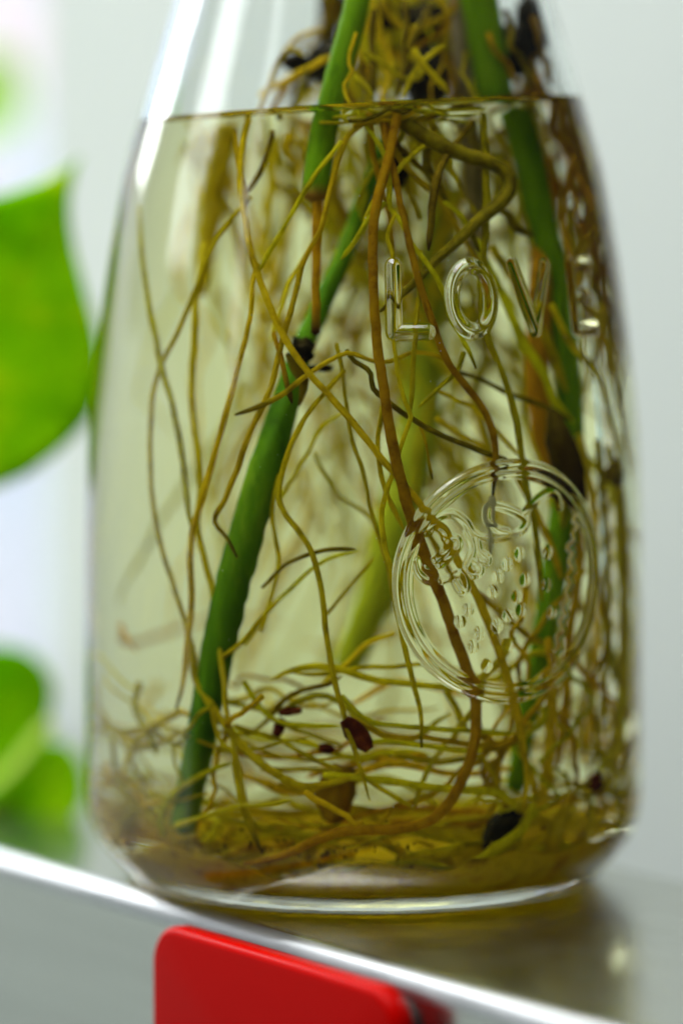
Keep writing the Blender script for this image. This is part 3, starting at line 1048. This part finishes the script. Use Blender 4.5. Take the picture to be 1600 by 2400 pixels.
R('D', [(1260, 640), (1245, 850), (1225, 1050), (1200, 1300)], 32, [24, 30, 26, 16], 'root_yellow', c1)
R('D', [(1330, 620), (1320, 680), (1345, 740)], 12, [26, 22, 8], 'root_tan', c1)
R('E', [(1500, 1000), (1400, 1180), (1330, 1300), (1290, 1420), (1240, 1568)], 10, 14, 'root_yellow', c1)
R('B', [(200, 930), (130, 1000), (60, 1110), (0, 1190)], 3, 15, 'root_olive', c2)
R('B', [(380, 670), (300, 740), (200, 850), (130, 960), (100, 1080)], 4, 14, 'root_olive', c2)
R('E', [(400, 640), (390, 760), (440, 860), (470, 930)], 9, 26, 'root_dark', c2)
R('E', [(240, 560), (230, 660), (210, 760), (180, 840)], 6, 30, 'root_brown', c2)
R('C', [(470, 930), (540, 980), (600, 1080), (635, 1160)], 5, [14, 16, 12], 'root_olive', c2, tip=4)
R('C', [(690, 960), (760, 980), (800, 1050), (880, 1080)], 8, [16, 22, 16], 'root_dark', c2)
R('D', [(360, 1010), (340, 940), (300, 880), (310, 800)], 14, 12, 'root_yellow', c2)
# crossing roots in the middle, softer
R('D', [(720, 1040), (770, 1130), (840, 1180), (880, 1250)], 18, 12, 'root_yellow', cf)
R('D', [(640, 1150), (700, 1050), (740, 980), (800, 940)], 14, 12, 'root_yellow', cf)
R('D', [(560, 1480), (620, 1400), (680, 1340), (740, 1290), (820, 1265)], 10, 12, 'root_olive', cf)
R('D', [(600, 1350), (660, 1295), (740, 1265), (815, 1262)], 7, [8, 12, 14], 'root_dark', cf)
R('D', [(600, 1450), (620, 1380), (640, 1290), (625, 1180), (640, 1090)], 8, 12, 'root_tan', cf)
R('D', [(750, 1410), (800, 1350), (860, 1280)], 9, 10, 'root_olive', cf)
R('A', [(510, 1510), (560, 1470), (600, 1420), (640, 1380)], 5, 12, 'root_tan', cf)
R('D', [(905, 1455), (840, 1480), (790, 1530), (740, 1570)], 12, 16, 'root_yellow', cf)
R('D', [(1000, 960), (1060, 1000), (1110, 1030), (1150, 1080)], 13, 16, 'root_yellow', cf)
R('C', [(1065, 810), (1050, 850), (1010, 890), (960, 935)], 3, [14, 13, 12, 11], 'root_olive', cf)
R('C', [(1010, 900), (1090, 940), (1150, 1000), (1195, 1050)], 9, 12, 'root_tan', cf)
R('C', [(1040, 850), (1100, 870), (1170, 905), (1240, 930), (1310, 965)], 9, 12, 'root_dark', cf)
R('C', [(960, 970), (975, 1010), (985, 1060), (992, 1100)], 5, [9, 8, 7, 12], 'root_tan', cf, tip=2)
R('C', [(930, 1160), (960, 1190), (1010, 1270), (1060, 1370)], 8, 16, 'root_tan', cf)
R('C', [(1185, 1090), (1215, 1150), (1260, 1240), (1290, 1330)], 7, 16, 'root_tan', cf)
R('C', [(960, 1270), (1000, 1350), (1030, 1430), (1060, 1500)], 9, 18, 'root_olive', cf)
R('C', [(1080, 1350), (1140, 1400), (1210, 1460), (1250, 1480)], 10, 18, 'root_tan', cf)
R('C', [(1265, 700), (1310, 790), (1370, 860), (1400, 960), (1430, 1080)], 6, 18, 'root_olive', cf)
R('C', [(1130, 570), (1200, 680), (1260, 790), (1300, 900)], 14, 20, 'root_olive', cf)
R('C', [(1380, 700), (1400, 830), (1430, 960), (1450, 1100)], 3, 20, 'root_tan', cf)
# right hand verticals
for k, (x0, x1, x2, d, w, m) in enumerate([(1330, 1370, 1360, 14, 20, 'root_yellow'), (1370, 1395, 1385, 10, 20, 'root_yellow'), (1395, 1430, 1420, 9, 20, 'root_olive'), (1300, 1330, 1300, 12, 24, 'root_brown'),
                                         (1350, 1420, 1440, 15, 18, 'root_yellow'), (1410, 1440, 1430, 7, 16, 'root_yellow'), (1280, 1300, 1340, 15, 16, 'root_yellow'), (1250, 1280, 1270, 18, 20, 'root_yellow')]):
    R('C', [(x0, 1000 + 13 * k), (x1 - 10, 1150), (x1, 1300), (x2 + 8, 1450), (x2, 1600), (x2 - 20, 1760)], d, w, m, cf)
# horizontals near the floor
for pts, d, w, m in [
    ([(0, 60), (120, 170), (300, 200), (560, 220), (790, 232)], 5, 14, 'root_olive'),
    ([(60, 170), (120, 208), (250, 250), (380, 252), (560, 280), (700, 290), (830, 255), (870, 180)], 6, 18, 'root_tan'),
    ([(100, 280), (200, 270), (400, 290), (560, 312), (760, 300)], 8, 14, 'root_olive'),
    ([(240, 330), (420, 365), (560, 350), (680, 330)], 10, 18, 'root_olive'),
    ([(-80, 425), (0, 430), (200, 450), (450, 482), (700, 500), (770, 545), (840, 590)], 5, 22, 'root_olive'),
    ([(100, 430), (200, 500), (330, 575)], 5, 16, 'root_tan'),
    ([(640, 340), (700, 430), (740, 520), (830, 590)], 6, 16, 'root_tan'),
    ([(480, 40), (530, 120), (570, 220)], 9, 20, 'root_olive'),
    ([(960, 0), (960, 250), (930, 500), (890, 600)], 7, 28, 'root_tan'),
    ([(880, 560), (820, 680), (700, 770), (600, 840), (500, 890), (380, 930)], 2.5, [20, 28, 28, 24], 'root_olive'),
    ([(1030, 560), (990, 640), (960, 760)], 4, [20, 44, 36], 'root_yellow'),
    ([(870, 400), (890, 520), (860, 600), (840, 680)], 6, 18, 'root_tan'),
]:
    R('B', pts, d, w, m, c6)
for pts, d, w, m in [
    ([(1120, 0), (1170, 80), (1230, 150), (1330, 190), (1568, 200)], 8, 16, 'root_olive'),
    ([(1230, 150), (1300, 80), (1400, 30), (1500, 10), (1568, -30)], 9, 14, 'root_dark'),
    ([(1080, 240), (1160, 225), (1230, 170), (1290, 100), (1340, 40)], 10, 12, 'root_tan'),
    ([(1080, 200), (1250, 250), (1400, 330), (1568, 400)], 8, 14, 'root_olive'),
    ([(1200, 395), (1350, 400), (1480, 400), (1568, 420)], 9, 14, 'root_yellow'),
    ([(1300, 190), (1430, 240), (1568, 290)], 12, 16, 'root_tan'),
    ([(1280, 470), (1380, 490), (1480, 470), (1568, 440)], 9, 18, 'root_tan'),
    ([(640, 0), (620, 120), (690, 240), (720, 330)], 9, 18, 'root_olive'),
    ([(830, 130), (740, 180), (650, 240), (600, 330), (560, 420)], 8, 18, 'root_tan'),
    ([(830, 130), (920, 165), (1000, 170)], 6, 14, 'root_tan'),
    ([(520, 260), (530, 380), (560, 480), (640, 580)], 6, 18, 'root_olive'),
]:
    R('B', pts, d, w, m, c5)
for k in range(16):
    x0 = random.uniform(740, 900)
    x1 = x0 + random.uniform(120, 330)
    y0 = random.uniform(262, 292) - (x0 - 740) * 0.05
    pts = []
    for m_ in range(6):
        u = m_ / 5
        pts.append((x0 + (x1 - x0) * u, y0 - (x1 - x0) * 0.06 * u + random.uniform(-9, 9) + 14 * math.sin(u * 3 + k)))
    R('E', pts, random.uniform(1.5, 9), random.uniform(9, 15), random.choice(['root_olive', 'root_tan', 'root_dark', 'root_yellow']))
for k in range(8):
    x0 = random.uniform(860, 1010)
    y0 = random.uniform(255, 300)
    dx = random.uniform(-190, 300)
    ln = random.uniform(170, 420)
    pts = [(x0, y0), (x0 + dx * .2 + random.uniform(-9, 9), y0 + ln * .25), (x0 + dx * .55 + random.uniform(-11, 11), y0 + ln * .5), (x0 + dx * .8 + random.uniform(-11, 11), y0 + ln * .78), (x0 + dx, y0 + ln)]
    if k % 3 == 2:
        continue
    R('E' if dx > 0 else 'B', pts, [random.uniform(4, 10), random.uniform(5, 16)], [random.uniform(10, 22), random.uniform(8, 12)], random.choice(['root_olive', 'root_tan', 'root_dark', 'root_brown']))
# roots in the neck, above the water
for pts, d, w, m in [
    ([(800, 440), (860, 280), (920, 120), (1000, 40), (1080, 85)], 12, 18, 'root_tan'),
    ([(815, 330), (880, 270), (950, 250), (1030, 190), (1100, 160), (1240, 80)], 16, 22, 'root_tan'),
    ([(930, 470), (1020, 380), (1070, 250), (1095, 150)], 14, 15, 'root_dark'),
    ([(1400, -60), (1352, 100), (1372, 185), (1322, 250), (1340, 345), (1400, 425)], 4, 14, 'root_tan'),
    ([(880, 200), (960, 60), (1050, -40), (1200, -90)], 20, 14, 'root_tan'),
    ([(960, 250), (930, 330), (880, 400)], 18, 16, 'root_brown'),
]:
    R('A', pts, d, w, m, b1)
for pts, d, w, m in [
    ([(150, 60), (210, 100), (300, 160), (400, 245)], 8, 18, 'root_olive'),
    ([(440, 40), (490, 120), (560, 200), (650, 300)], 7, 22, 'root_olive'),
    ([(620, 20), (480, 130), (420, 230), (380, 340)], 8, 18, 'root_olive'),
    ([(385, -250), (400, -100), (375, 20), (390, 120), (362, 220), (330, 330)], 9, 22, 'root_dark'),
    ([(200, -200), (190, 0), (200, 150), (190, 330)], 11, 24, 'root_dark'),
    ([(90, 200), (150, 270), (190, 330)], 7, 18, 'root_olive'),
    ([(900, -60), (930, 40), (1010, 120), (1040, 200), (1100, 260)], 10, 16, 'root_brown'),
    ([(1000, -200), (1040, -60), (1030, 20), (1120, 120), (1170, 300)], 8, 18, 'root_dark'),
    ([(660, 130), (690, 230), (690, 300)], 20, 16, 'root_brown'),
    ([(560, -250), (480, -100), (430, 0), (380, 100)], 14, 16, 'root_dark'),
    ([(700, -250), (620, -80), (500, 0), (420, 60)], 16, 16, 'root_brown'),
    ([(250, -260), (300, -160), (420, -80), (560, -120), (700, -200)], 15, 24, 'root_tan'),
    ([(1200, -160), (1235, -60), (1225, 40), (1280, 120), (1290, 260)], 5, 16, 'root_brown'),
    ([(780, -250), (900, -120), (1040, -60), (1150, -100)], 18, 18, 'root_dark'),
]:
    R('E', pts, d, w, m, b2)

def root_hairs(o, n, key, mat, ln=0.00034):
    me = o.data
    V, F, T = [], [], []
    nv = len(me.vertices) - 2
    for i in range(n):
        v = me.vertices[random.randrange(nv)]
        p = np.array(v.co) + np.array(CUT[key].location) * 0
        nn = np.array(v.normal) + rng.normal(0, 0.35, 3)
        nn /= np.linalg.norm(nn)
        t = np.cross(nn, (0.3, 0.5, 0.8))
        t /= np.linalg.norm(t)
        p = p + np.cross(nn, t) * random.uniform(-1, 1) * 0.0003
        l_ = ln * random.uniform(0.3, 1.2)
        k = len(V)
        V += [p - nn * 0.00012 + t * 0.000018, p - nn * 0.00012 - t * 0.000018, p + nn * l_]
        F.append((k, k + 1, k + 2))
        T += [0, 0, 0]
    h = mesh_obj('root_hairs', V, F, M[mat], CUT[key], attr={'tip': T})
    h['kind'] = 'stuff'


root_hairs(BIG, 2600, 'B', 'root_tan')
root_hairs(SEC, 1400, 'A', 'root_tan', 0.00022)
root_hairs(THI, 1000, 'A', 'root_tan', 0.00022)
root_hairs(FOU, 1000, 'C', 'root_tan', 0.00022)

# ---- untraced filler: roots too deep or too dense to follow one by one


def wander(start, end, n=22, amp=0.004, sd=0):
    a, b = np.asarray(start), np.asarray(end)
    P = []
    for i in range(n):
        t = i / (n - 1)
        p = a * (1 - t) + b * t
        q = Vector((t * 2.6, sd * 3.7, 1.3))
        k = math.sin(math.pi * min(1, t * 1.2)) * amp + amp * 0.25
        q2 = Vector((t * 11, sd * 1.3, 8.1))
        p = p + 0.0009 * np.array([mnoise.noise(q2), mnoise.noise(q2 + Vector((3, 6, 2))), mnoise.noise(q2 + Vector((8, 2, 5)))])
        p = p + np.array([mnoise.noise(q), mnoise.noise(q + Vector((5, 5, 5))), 0.5 * mnoise.noise(q + Vector((9, 1, 7)))]) * k
        lim = float(r_in(p[2])) - 0.0014
        rr = math.hypot(p[0], p[1])
        if rr > lim:
            p[0] *= lim / rr
            p[1] *= lim / rr
        p[2] = max(p[2], FLOOR + 0.001)
        P.append(p)
    return np.array(P)


mats = ['root_tan', 'root_olive', 'root_yellow', 'root_brown']
keys = ['A', 'B', 'C', 'D', 'E', 'F']
sd = 100
# long back roots
for i in range(64):
    sd += 1
    a0 = random.uniform(-0.2, 0.9)
    s = np.array([random.uniform(-0.020, 0.022), random.uniform(-0.004, 0.020), ZW + random.uniform(-0.012, 0.0)])
    ang_ = random.uniform(0.15, math.pi * 0.95) if i % 3 else random.uniform(-0.6, 0.7)
    rr = random.uniform(0.012, 0.036)
    e = np.array([rr * math.cos(ang_), rr * math.sin(ang_), random.uniform(0.006, 0.06)])
    tube('root', wander(s, e, 40, 0.010, sd), np.linspace(0.00038, 0.00020, 40) * random.uniform(0.7, 1.5), M[random.choice(mats + ['root_yellow', 'root_yellow', 'root_olive'])], CUT[random.choice(keys)], sides=6, seed=sd)
# dense brown mat along the right wall under the water line and in the shoulder above it
for i in range(80):
    sd += 1
    a1 = math.radians(random.uniform(-25, 62))
    z1 = random.uniform(ZW - 0.012, ZW + 0.012)
    a2 = a1 + random.uniform(-0.35, 0.2)
    z2 = z1 - random.uniform(0.018, 0.045)
    s = np.array([(float(r_in(z1)) - 0.003) * math.cos(a1), (float(r_in(z1)) - 0.003) * math.sin(a1), z1])
    e = np.array([(float(r_in(z2)) - 0.004) * math.cos(a2), (float(r_in(z2)) - 0.004) * math.sin(a2), z2])
    tube('root', wander(s, e, 24, 0.008, sd), np.linspace(0.00055, 0.00026, 24) * random.uniform(0.6, 1.6), M[random.choice(['root_brown', 'root_tan', 'stem_brown', 'root_brown', 'root_yellow'])], CUT['C'], sides=6, seed=sd)
for i in range(44):
    sd += 1
    s = np.array([random.uniform(-0.004, 0.014), random.uniform(-0.012, 0.010), random.uniform(ZW + 0.010, 0.150)])
    a2 = random.uniform(-1.7, 2.4)
    z2 = ZW + random.uniform(-0.020, 0.006)
    r2 = random.uniform(0.008, 0.027)
    e = np.array([r2 * math.cos(a2), r2 * math.sin(a2), z2])
    P = wander(s, e, 44, 0.008, sd)
    for k in range(44):
        q = Vector((k * 0.16, sd * 1.9, 4.0))
        P[k] += 0.0011 * math.sin(math.pi * k / 43) * np.array([mnoise.noise(q), mnoise.noise(q + Vector((7, 1, 3))), mnoise.noise(q + Vector((2, 9, 8)))])
        rr = math.hypot(P[k][0], P[k][1])
        lim = float(r_in(P[k][2])) - 0.0012
        if rr > lim:
            P[k][:2] *= lim / rr
    tube('root', P, np.linspace(0.00042, 0.00022, 44) * random.uniform(0.5, 1.4), M[random.choice(['root_brown', 'root_dark', 'root_tan', 'root_tan', 'root_olive'])], CUT[random.choice('EC')], sides=6, seed=sd)
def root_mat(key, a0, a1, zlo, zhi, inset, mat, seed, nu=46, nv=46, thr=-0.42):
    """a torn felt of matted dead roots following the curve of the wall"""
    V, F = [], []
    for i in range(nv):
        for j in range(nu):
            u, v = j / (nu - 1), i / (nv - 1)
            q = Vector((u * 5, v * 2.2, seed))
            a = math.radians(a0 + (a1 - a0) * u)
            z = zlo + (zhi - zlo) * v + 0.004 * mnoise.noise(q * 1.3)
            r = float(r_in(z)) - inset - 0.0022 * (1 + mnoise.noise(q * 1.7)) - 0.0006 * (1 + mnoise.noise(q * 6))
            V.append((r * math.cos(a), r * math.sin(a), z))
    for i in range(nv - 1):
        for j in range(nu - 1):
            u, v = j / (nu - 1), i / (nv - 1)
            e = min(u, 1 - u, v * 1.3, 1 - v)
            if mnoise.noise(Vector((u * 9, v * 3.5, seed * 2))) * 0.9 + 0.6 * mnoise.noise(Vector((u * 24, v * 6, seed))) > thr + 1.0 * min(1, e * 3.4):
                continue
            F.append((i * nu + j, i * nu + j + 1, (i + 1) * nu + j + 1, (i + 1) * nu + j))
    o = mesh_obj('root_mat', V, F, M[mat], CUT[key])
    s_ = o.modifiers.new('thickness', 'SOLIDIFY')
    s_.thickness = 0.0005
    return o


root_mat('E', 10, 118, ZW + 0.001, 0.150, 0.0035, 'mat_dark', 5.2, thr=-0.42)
# coils lying near the floor
for i in range(58):
    sd += 1
    a1 = random.uniform(0, 2 * math.pi)
    sw = random.uniform(0.6, 1.8) * random.choice((-1, 1))
    rr = random.uniform(0.016, 0.0375)
    zz = FLOOR + 0.002 + random.random() ** 1.5 * 0.030
    P = []
    for k in range(24):
        t = k / 23
        q = Vector((t * 3, sd * 2.3, 0))
        r_ = rr + 0.005 * mnoise.noise(q)
        z_ = zz + 0.006 * mnoise.noise(q + Vector((3, 3, 3)))
        z_ = max(z_, FLOOR + 0.0015)
        r_ = min(r_, float(r_in(z_)) - 0.0014)
        P.append((r_ * math.cos(a1 + sw * t), r_ * math.sin(a1 + sw * t), z_))
    tube('root', P, np.linspace(0.0005, 0.0003, 24) * random.uniform(0.6, 1.5), M[random.choice(mats)], CUT[random.choice('BDC')], sides=6, seed=sd, ends=True)

# loose golden roots crowding the lower right
for i in range(42):
    sd += 1
    a1 = math.radians(random.uniform(-62, 35))
    z1, z2 = random.uniform(0.012, 0.05), random.uniform(FLOOR + 0.003, 0.022)
    a2 = a1 + random.uniform(-0.7, 0.7)
    r1, r2 = float(r_in(z1)) - random.uniform(0.0015, 0.008), float(r_in(z2)) - random.uniform(0.002, 0.012)
    P = wander((r1 * math.cos(a1), r1 * math.sin(a1), z1), (r2 * math.cos(a2), r2 * math.sin(a2), z2), 26, 0.007, sd)
    tube('root', P, np.linspace(0.00045, 0.00026, 26) * random.uniform(0.7, 1.5), M[random.choice(['root_yellow', 'root_yellow', 'root_tan', 'root_olive', 'root_brown'])], CUT['C'], sides=6, seed=sd)
for i in range(34):
    sd += 1
    a1 = math.radians(random.uniform(180, 360))
    z1, z2 = random.uniform(0.0065, 0.016), random.uniform(0.0065, 0.015)
    a2 = a1 + random.uniform(0.8, 1.9) * random.choice((-1, 1))
    r1, r2 = float(r_in(z1)) - random.uniform(0.0015, 0.014), float(r_in(z2)) - random.uniform(0.002, 0.014)
    P = wander((r1 * math.cos(a1), r1 * math.sin(a1), z1), (r2 * math.cos(a2), r2 * math.sin(a2), z2), 26, 0.006, sd)
    tube('root', P, np.linspace(0.0004, 0.00024, 26) * random.uniform(0.6, 1.5), M[random.choice(['root_yellow', 'root_tan', 'root_tan', 'root_olive', 'root_brown'])], CUT[random.choice('BD')], sides=6, seed=sd, ends=True)
for i in range(12):
    sd += 1
    a1 = math.radians(random.uniform(165, 262))
    z1, z2 = random.uniform(0.010, 0.035), random.uniform(FLOOR + 0.003, 0.016)
    a2 = a1 + random.uniform(-0.6, 0.6)
    r1, r2 = float(r_in(z1)) - random.uniform(0.0015, 0.008), float(r_in(z2)) - random.uniform(0.002, 0.012)
    P = wander((r1 * math.cos(a1), r1 * math.sin(a1), z1), (r2 * math.cos(a2), r2 * math.sin(a2), z2), 26, 0.007, sd)
    tube('root', P, np.linspace(0.0004, 0.00022, 26) * random.uniform(0.7, 1.4), M[random.choice(['root_yellow', 'root_yellow', 'root_tan', 'root_olive'])], CUT['A'], sides=6, seed=sd)

# ------------------------------------------------------------------ sediment and litter on the bottle floor
nr, na = 44, 150
P = np.zeros((nr, na, 3))
for i in range(nr):
    for j in range(na):
        a = 2 * math.pi * j / na
        f = i / (nr - 1)
        x, y = math.cos(a), math.sin(a)
        q = Vector((x * f * 2.2, y * f * 2.2, 0.3))
        edge_h = 0.0022 + 0.0012 * math.cos(a - 0.1) - 0.0006 * math.sin(a) + 0.0024 * (mnoise.noise(Vector((x * 2.4, y * 2.4, 5))) + 0.5 * mnoise.noise(Vector((x * 8, y * 8, 2))))
        h = 0.0008 + 0.0008 * (1 + mnoise.noise(q * 2)) + 0.0003 * mnoise.noise(q * 5) + edge_h * max(0, (f - 0.80) / 0.20) ** 1.5 + 0.0002 * mnoise.noise(q * 14)
        z = FLOOR + max(0.0006, h)
        r_ = f * (float(r_in(z)) - 0.0003)
        P[i, j] = (r_ * x, r_ * y, z)
sk = []
for f in np.linspace(0.0, 1.0, 9)[1:]:
    row = np.zeros((na, 3))
    for j in range(na):
        a = 2 * math.pi * j / na
        z = P[-1, j, 2] * (1 - f) + (FLOOR + 0.0003) * f
        r_ = float(r_in(z)) - 0.0003
        row[j] = (r_ * math.cos(a), r_ * math.sin(a), z)
    sk.append(row)
P = np.concatenate([P, np.array(sk)])
sedi = grid_obj('sediment', P, M['sediment'], None, wrap=True)
V, F = [], []
for i in range(420):
    a = random.uniform(0, 2 * math.pi)
    r_ = math.sqrt(random.random()) * 0.0375
    if i % 3 == 0:
        a = random.uniform(-2.6, -0.5)
        r_ = random.uniform(0.030, 0.037)
    z_ = FLOOR + 0.0022 + (0.0005 if r_ < 0.03 else (r_ - 0.030) * 0.7) + random.random() ** 3 * 0.004
    r_ = min(r_, float(r_in(z_)) - 0.0006)
    c = np.array([r_ * math.cos(a), r_ * math.sin(a), z_])
    k = len(V)
    sz = random.choice((0.00012, 0.00018, 0.00025, 0.0004))
    for d in ((1, 0, 0), (-1, 0, 0), (0, 1, 0), (0, -1, 0), (0, 0, 1), (0, 0, -1)):
        V.append(c + np.array(d) * sz * rng.uniform(0.5, 1.5, 3))
    for p_, q_, t_ in ((0, 2, 4), (2, 1, 4), (1, 3, 4), (3, 0, 4), (2, 0, 5), (1, 2, 5), (3, 1, 5), (0, 3, 5)):
        F.append((k + p_, k + q_, k + t_))
deb = mesh_obj('debris', V, F, M['root_dark'])
tag(deb, 'dark crumbs of dead root scattered over the brown bottom sediment', 'debris', kind='stuff')
tag(sedi, 'soft brown sediment and root slime settled on the bottle floor', 'sediment', kind='stuff')


def flake(name, px, py, dep, ln, wd, rot, mat, label, cat, curl=0.35, sd=0):
    c = inside(px, py, dep)[0]
    V, F = [], []
    nu, nv = 9, 5
    for i in range(nu):
        u = i / (nu - 1)
        prof_ = math.sin(math.pi * (0.08 + 0.84 * u)) ** 0.7
        for j in range(nv):
            v = j / (nv - 1) - 0.5
            lx = (u - 0.5) * ln
            lz = v * wd * prof_ * (1 + 0.3 * mnoise.noise(Vector((u * 4, v * 4, sd))))
            ly = curl * (v * v * 4 - 0.4) * wd + 0.1 * ln * math.sin(u * 3)
            x = lx * math.cos(rot) - lz * math.sin(rot)
            z = lx * math.sin(rot) + lz * math.cos(rot)
            V.append((c[0] + x, c[1] + ly, c[2] + z))
    for i in range(nu - 1):
        for j in range(nv - 1):
            F.append((i * nv + j, i * nv + j + 1, (i + 1) * nv + j + 1, (i + 1) * nv + j))
    o = mesh_obj(name, V, F, mat)
    s = o.modifiers.new('thickness', 'SOLIDIFY')
    s.thickness = 0.00022
    tag(o, label, cat)
    return o


flake('bud_scale', 836, 1722, 3.0, 0.0056, 0.0027, math.radians(-52), M['sheath'], 'dark red pointed bud scale caught among roots near the bottle floor', 'bud scale', sd=1)
flake('dead_leaf_scrap', 1175, 1945, 5, 0.0068, 0.0042, math.radians(50), M['node'], 'black curled scrap of dead leaf lying at the lower right floor', 'leaf scrap', 0.6, sd=2)
flake('dead_leaf_scrap', 655, 1705, 8, 0.0028, 0.0012, math.radians(70), M['sheath'], 'small dark brown scrap hooked on roots left of the red bud scale', 'leaf scrap', 0.6, sd=3)
flake('dead_leaf_scrap', 680, 1668, 8, 0.0032, 0.0009, math.radians(8), M['sheath'], 'narrow dark brown scrap lying level above the small hooked one', 'leaf scrap', 0.6, sd=4)
flake('dead_leaf_scrap', 1390, 1838, 4, 0.0036, 0.0028, math.radians(20), M['sheath'], 'brown crumpled scrap against the right wall of the bottle', 'leaf scrap', 0.6, sd=5)
flake('dead_leaf_scrap', 765, 1755, 9, 0.0022, 0.0010, math.radians(-10), M['sheath'], 'tiny dark brown scrap just below left of the red bud scale', 'leaf scrap', 0.6, sd=6)
flake('root_sheath', 790, 1860, 10, 0.0085, 0.0050, math.radians(80), M['sheath_brown'], 'amber brown root sheath standing behind the bottom roots', 'root sheath', 0.6, sd=7)

V, F = [], []
for i in range(170):
    px = random.uniform(230, 1420)
    py = random.uniform(320, 1900)
    c = inside([px], [py], 0.05, 0.0004)[0]
    r = random.choice((0.00004, 0.00005, 0.00006, 0.00010))
    k = len(V)
    for d in ((1, 0, 0), (-1, 0, 0), (0, 1, 0), (0, -1, 0), (0, 0, 1), (0, 0, -1)):
        V.append(c + np.array(d) * r)
    for a, b, c_ in ((0, 2, 4), (2, 1, 4), (1, 3, 4), (3, 0, 4), (2, 0, 5), (1, 2, 5), (3, 1, 5), (0, 3, 5)):
        F.append((k + a, k + b, k + c_))
sp = mesh_obj('water_specks', V, F, plain('speck', (0.6, 0.66, 0.5), rough=0.4))
tag(sp, 'tiny pale specks and bubbles clinging inside the glass', 'specks', kind='stuff')

# ------------------------------------------------------------------ leaves at the left
def leaf(name, outline, y0, mat, label, rib=None, bend=0.006, cup=0.004, nrib=None):
    """outline in pixels; filled as a gently cupped blade at depth y0"""
    o_ = spline(outline + [outline[0]], 240)[:-1]
    W3 = on_y(o_[:, 0], o_[:, 1], y0)
    c = W3.mean(0)
    rings = 9
    V = [c + np.array([0, cup, 0])]
    F = []
    for k in range(1, rings + 1):
        f = k / rings
        for w in W3:
            p = c + (w - c) * f
            dx = p[0] - c[0]
            dz = p[2] - c[2]
            off = cup * (1 - f * f) + bend * (dz / 0.03) ** 2 * 0.3 + 0.0012 * mnoise.noise(Vector((dx * 90, dz * 90, y0 * 10)))
            V.append(p + np.array([0, off, 0]))
    n = len(W3)
    for j in range(n):
        F.append((0, 1 + j, 1 + (j + 1) % n))
    for k in range(rings - 1):
        a, b = 1 + k * n, 1 + (k + 1) * n
        for j in range(n):
            F.append((a + j, b + j, b + (j + 1) % n, a + (j + 1) % n))
    e = empty(name, tuple(c))
    tag(e, label, 'leaf')
    bl = mesh_obj('leaf_blade', V, F, mat, e)
    s = bl.modifiers.new('thickness', 'SOLIDIFY')
    s.thickness = 0.0006
    if rib:
        r3 = on_y([p[0] for p in rib], [p[1] for p in rib], y0 - 0.0020)
        tube('midrib', spline(r3, 16), np.linspace(0.0024, 0.0012, 16), M['rib'], e, sides=8)
    return e


leaf('pothos_leaf', [(150, 396), (172, 379), (188, 366), (189, 368), (176, 402), (164, 480), (173, 570), (196, 660), (226, 770), (236, 860), (222, 955), (176, 1022), (110, 1080), (40, 1125), (-60, 1150), (-200, 1100), (-300, 900), (-280, 650), (-160, 520), (-60, 475), (30, 447), (95, 424)],
     0.036, M['leaf'], 'large bright green leaf with a pointed tip touching the left side of the bottle', cup=0.003)
leaf('pothos_leaf', [(-80, 1520), (0, 1512), (60, 1525), (110, 1565), (128, 1625), (112, 1700), (60, 1790), (-10, 1870), (-120, 1880), (-200, 1750), (-180, 1600)],
     0.058, M['leaf'], 'upper rounded lobe of green leaf at the lower left, above the pale stalk', rib=[(-60, 1905), (0, 1850), (60, 1780), (116, 1700)], cup=0.004)
leaf('pothos_leaf', [(100, 1735), (158, 1745), (196, 1795), (202, 1870), (168, 1925), (90, 1965), (0, 1992), (-110, 1990), (-150, 1930), (-60, 1870), (20, 1820)],
     0.052, M['leaf'], 'lower green leaf at the bottom left, under the pale stalk', cup=0.004)
leaf('pothos_leaf', [(-120, 130), (-30, 110), (30, 140), (52, 200), (48, 270), (10, 310), (-60, 320), (-140, 260)],
     0.26, M['leaf_far'], 'very blurred light green leaf high at the left edge', cup=0.005)

# ------------------------------------------------------------------ backdrop standing in for the window view far at the left
def view_backdrop():
    e0 = on_y([-7500], [1200], 1.0)[0]
    e1 = on_y([420], [1200], 1.0)[0]
    n, m = 260, 12
    P = np.zeros((m, n, 3))
    for i in range(m):
        for j in range(n):
            u = j / (n - 1)
            x = e0[0] + (e1[0] - e0[0]) * u
            P[i, j] = (x, 1.0 - 0.012 * math.sin(u * 130 + 0.4 * math.sin(i * 0.7)), -0.9 + 2.0 * i / (m - 1))
    return P


m, nt, out = new_mat('view_backdrop_cloth')
tc = N(nt, 'ShaderNodeTexCoord')
nz = N(nt, 'ShaderNodeTexNoise', Scale=9.0, Detail=1.0)
nt.links.new(tc.outputs['Object'], nz.inputs['Vector'])
r = ramp(nt, [(0.36, (0.55, 0.63, 0.72)), (0.5, (0.72, 0.76, 0.80)), (0.62, (0.78, 0.72, 0.74))], nz.outputs['Fac'])
b = N(nt, 'ShaderNodeBsdfPrincipled', Roughness=0.9)
nt.links.new(r.outputs['Color'], b.inputs['Base Color'])
tr = N(nt, 'ShaderNodeBsdfTranslucent')
nt.links.new(r.outputs['Color'], tr.inputs['Color'])
ms = N(nt, 'ShaderNodeMixShader', Fac=0.55)
nt.links.new(b.outputs[0], ms.inputs[1])
nt.links.new(tr.outputs[0], ms.inputs[2])
nt.links.new(ms.outputs[0], out.inputs['Surface'])
cu = grid_obj('view_backdrop', view_backdrop(), m)  # added wide cloth in place of the bright view outside the window
s = cu.modifiers.new('thickness', 'SOLIDIFY')
s.thickness = 0.002
tag(cu, 'pale blue and pink backdrop standing in for the blurred window view at the left edge', 'view_backdrop')
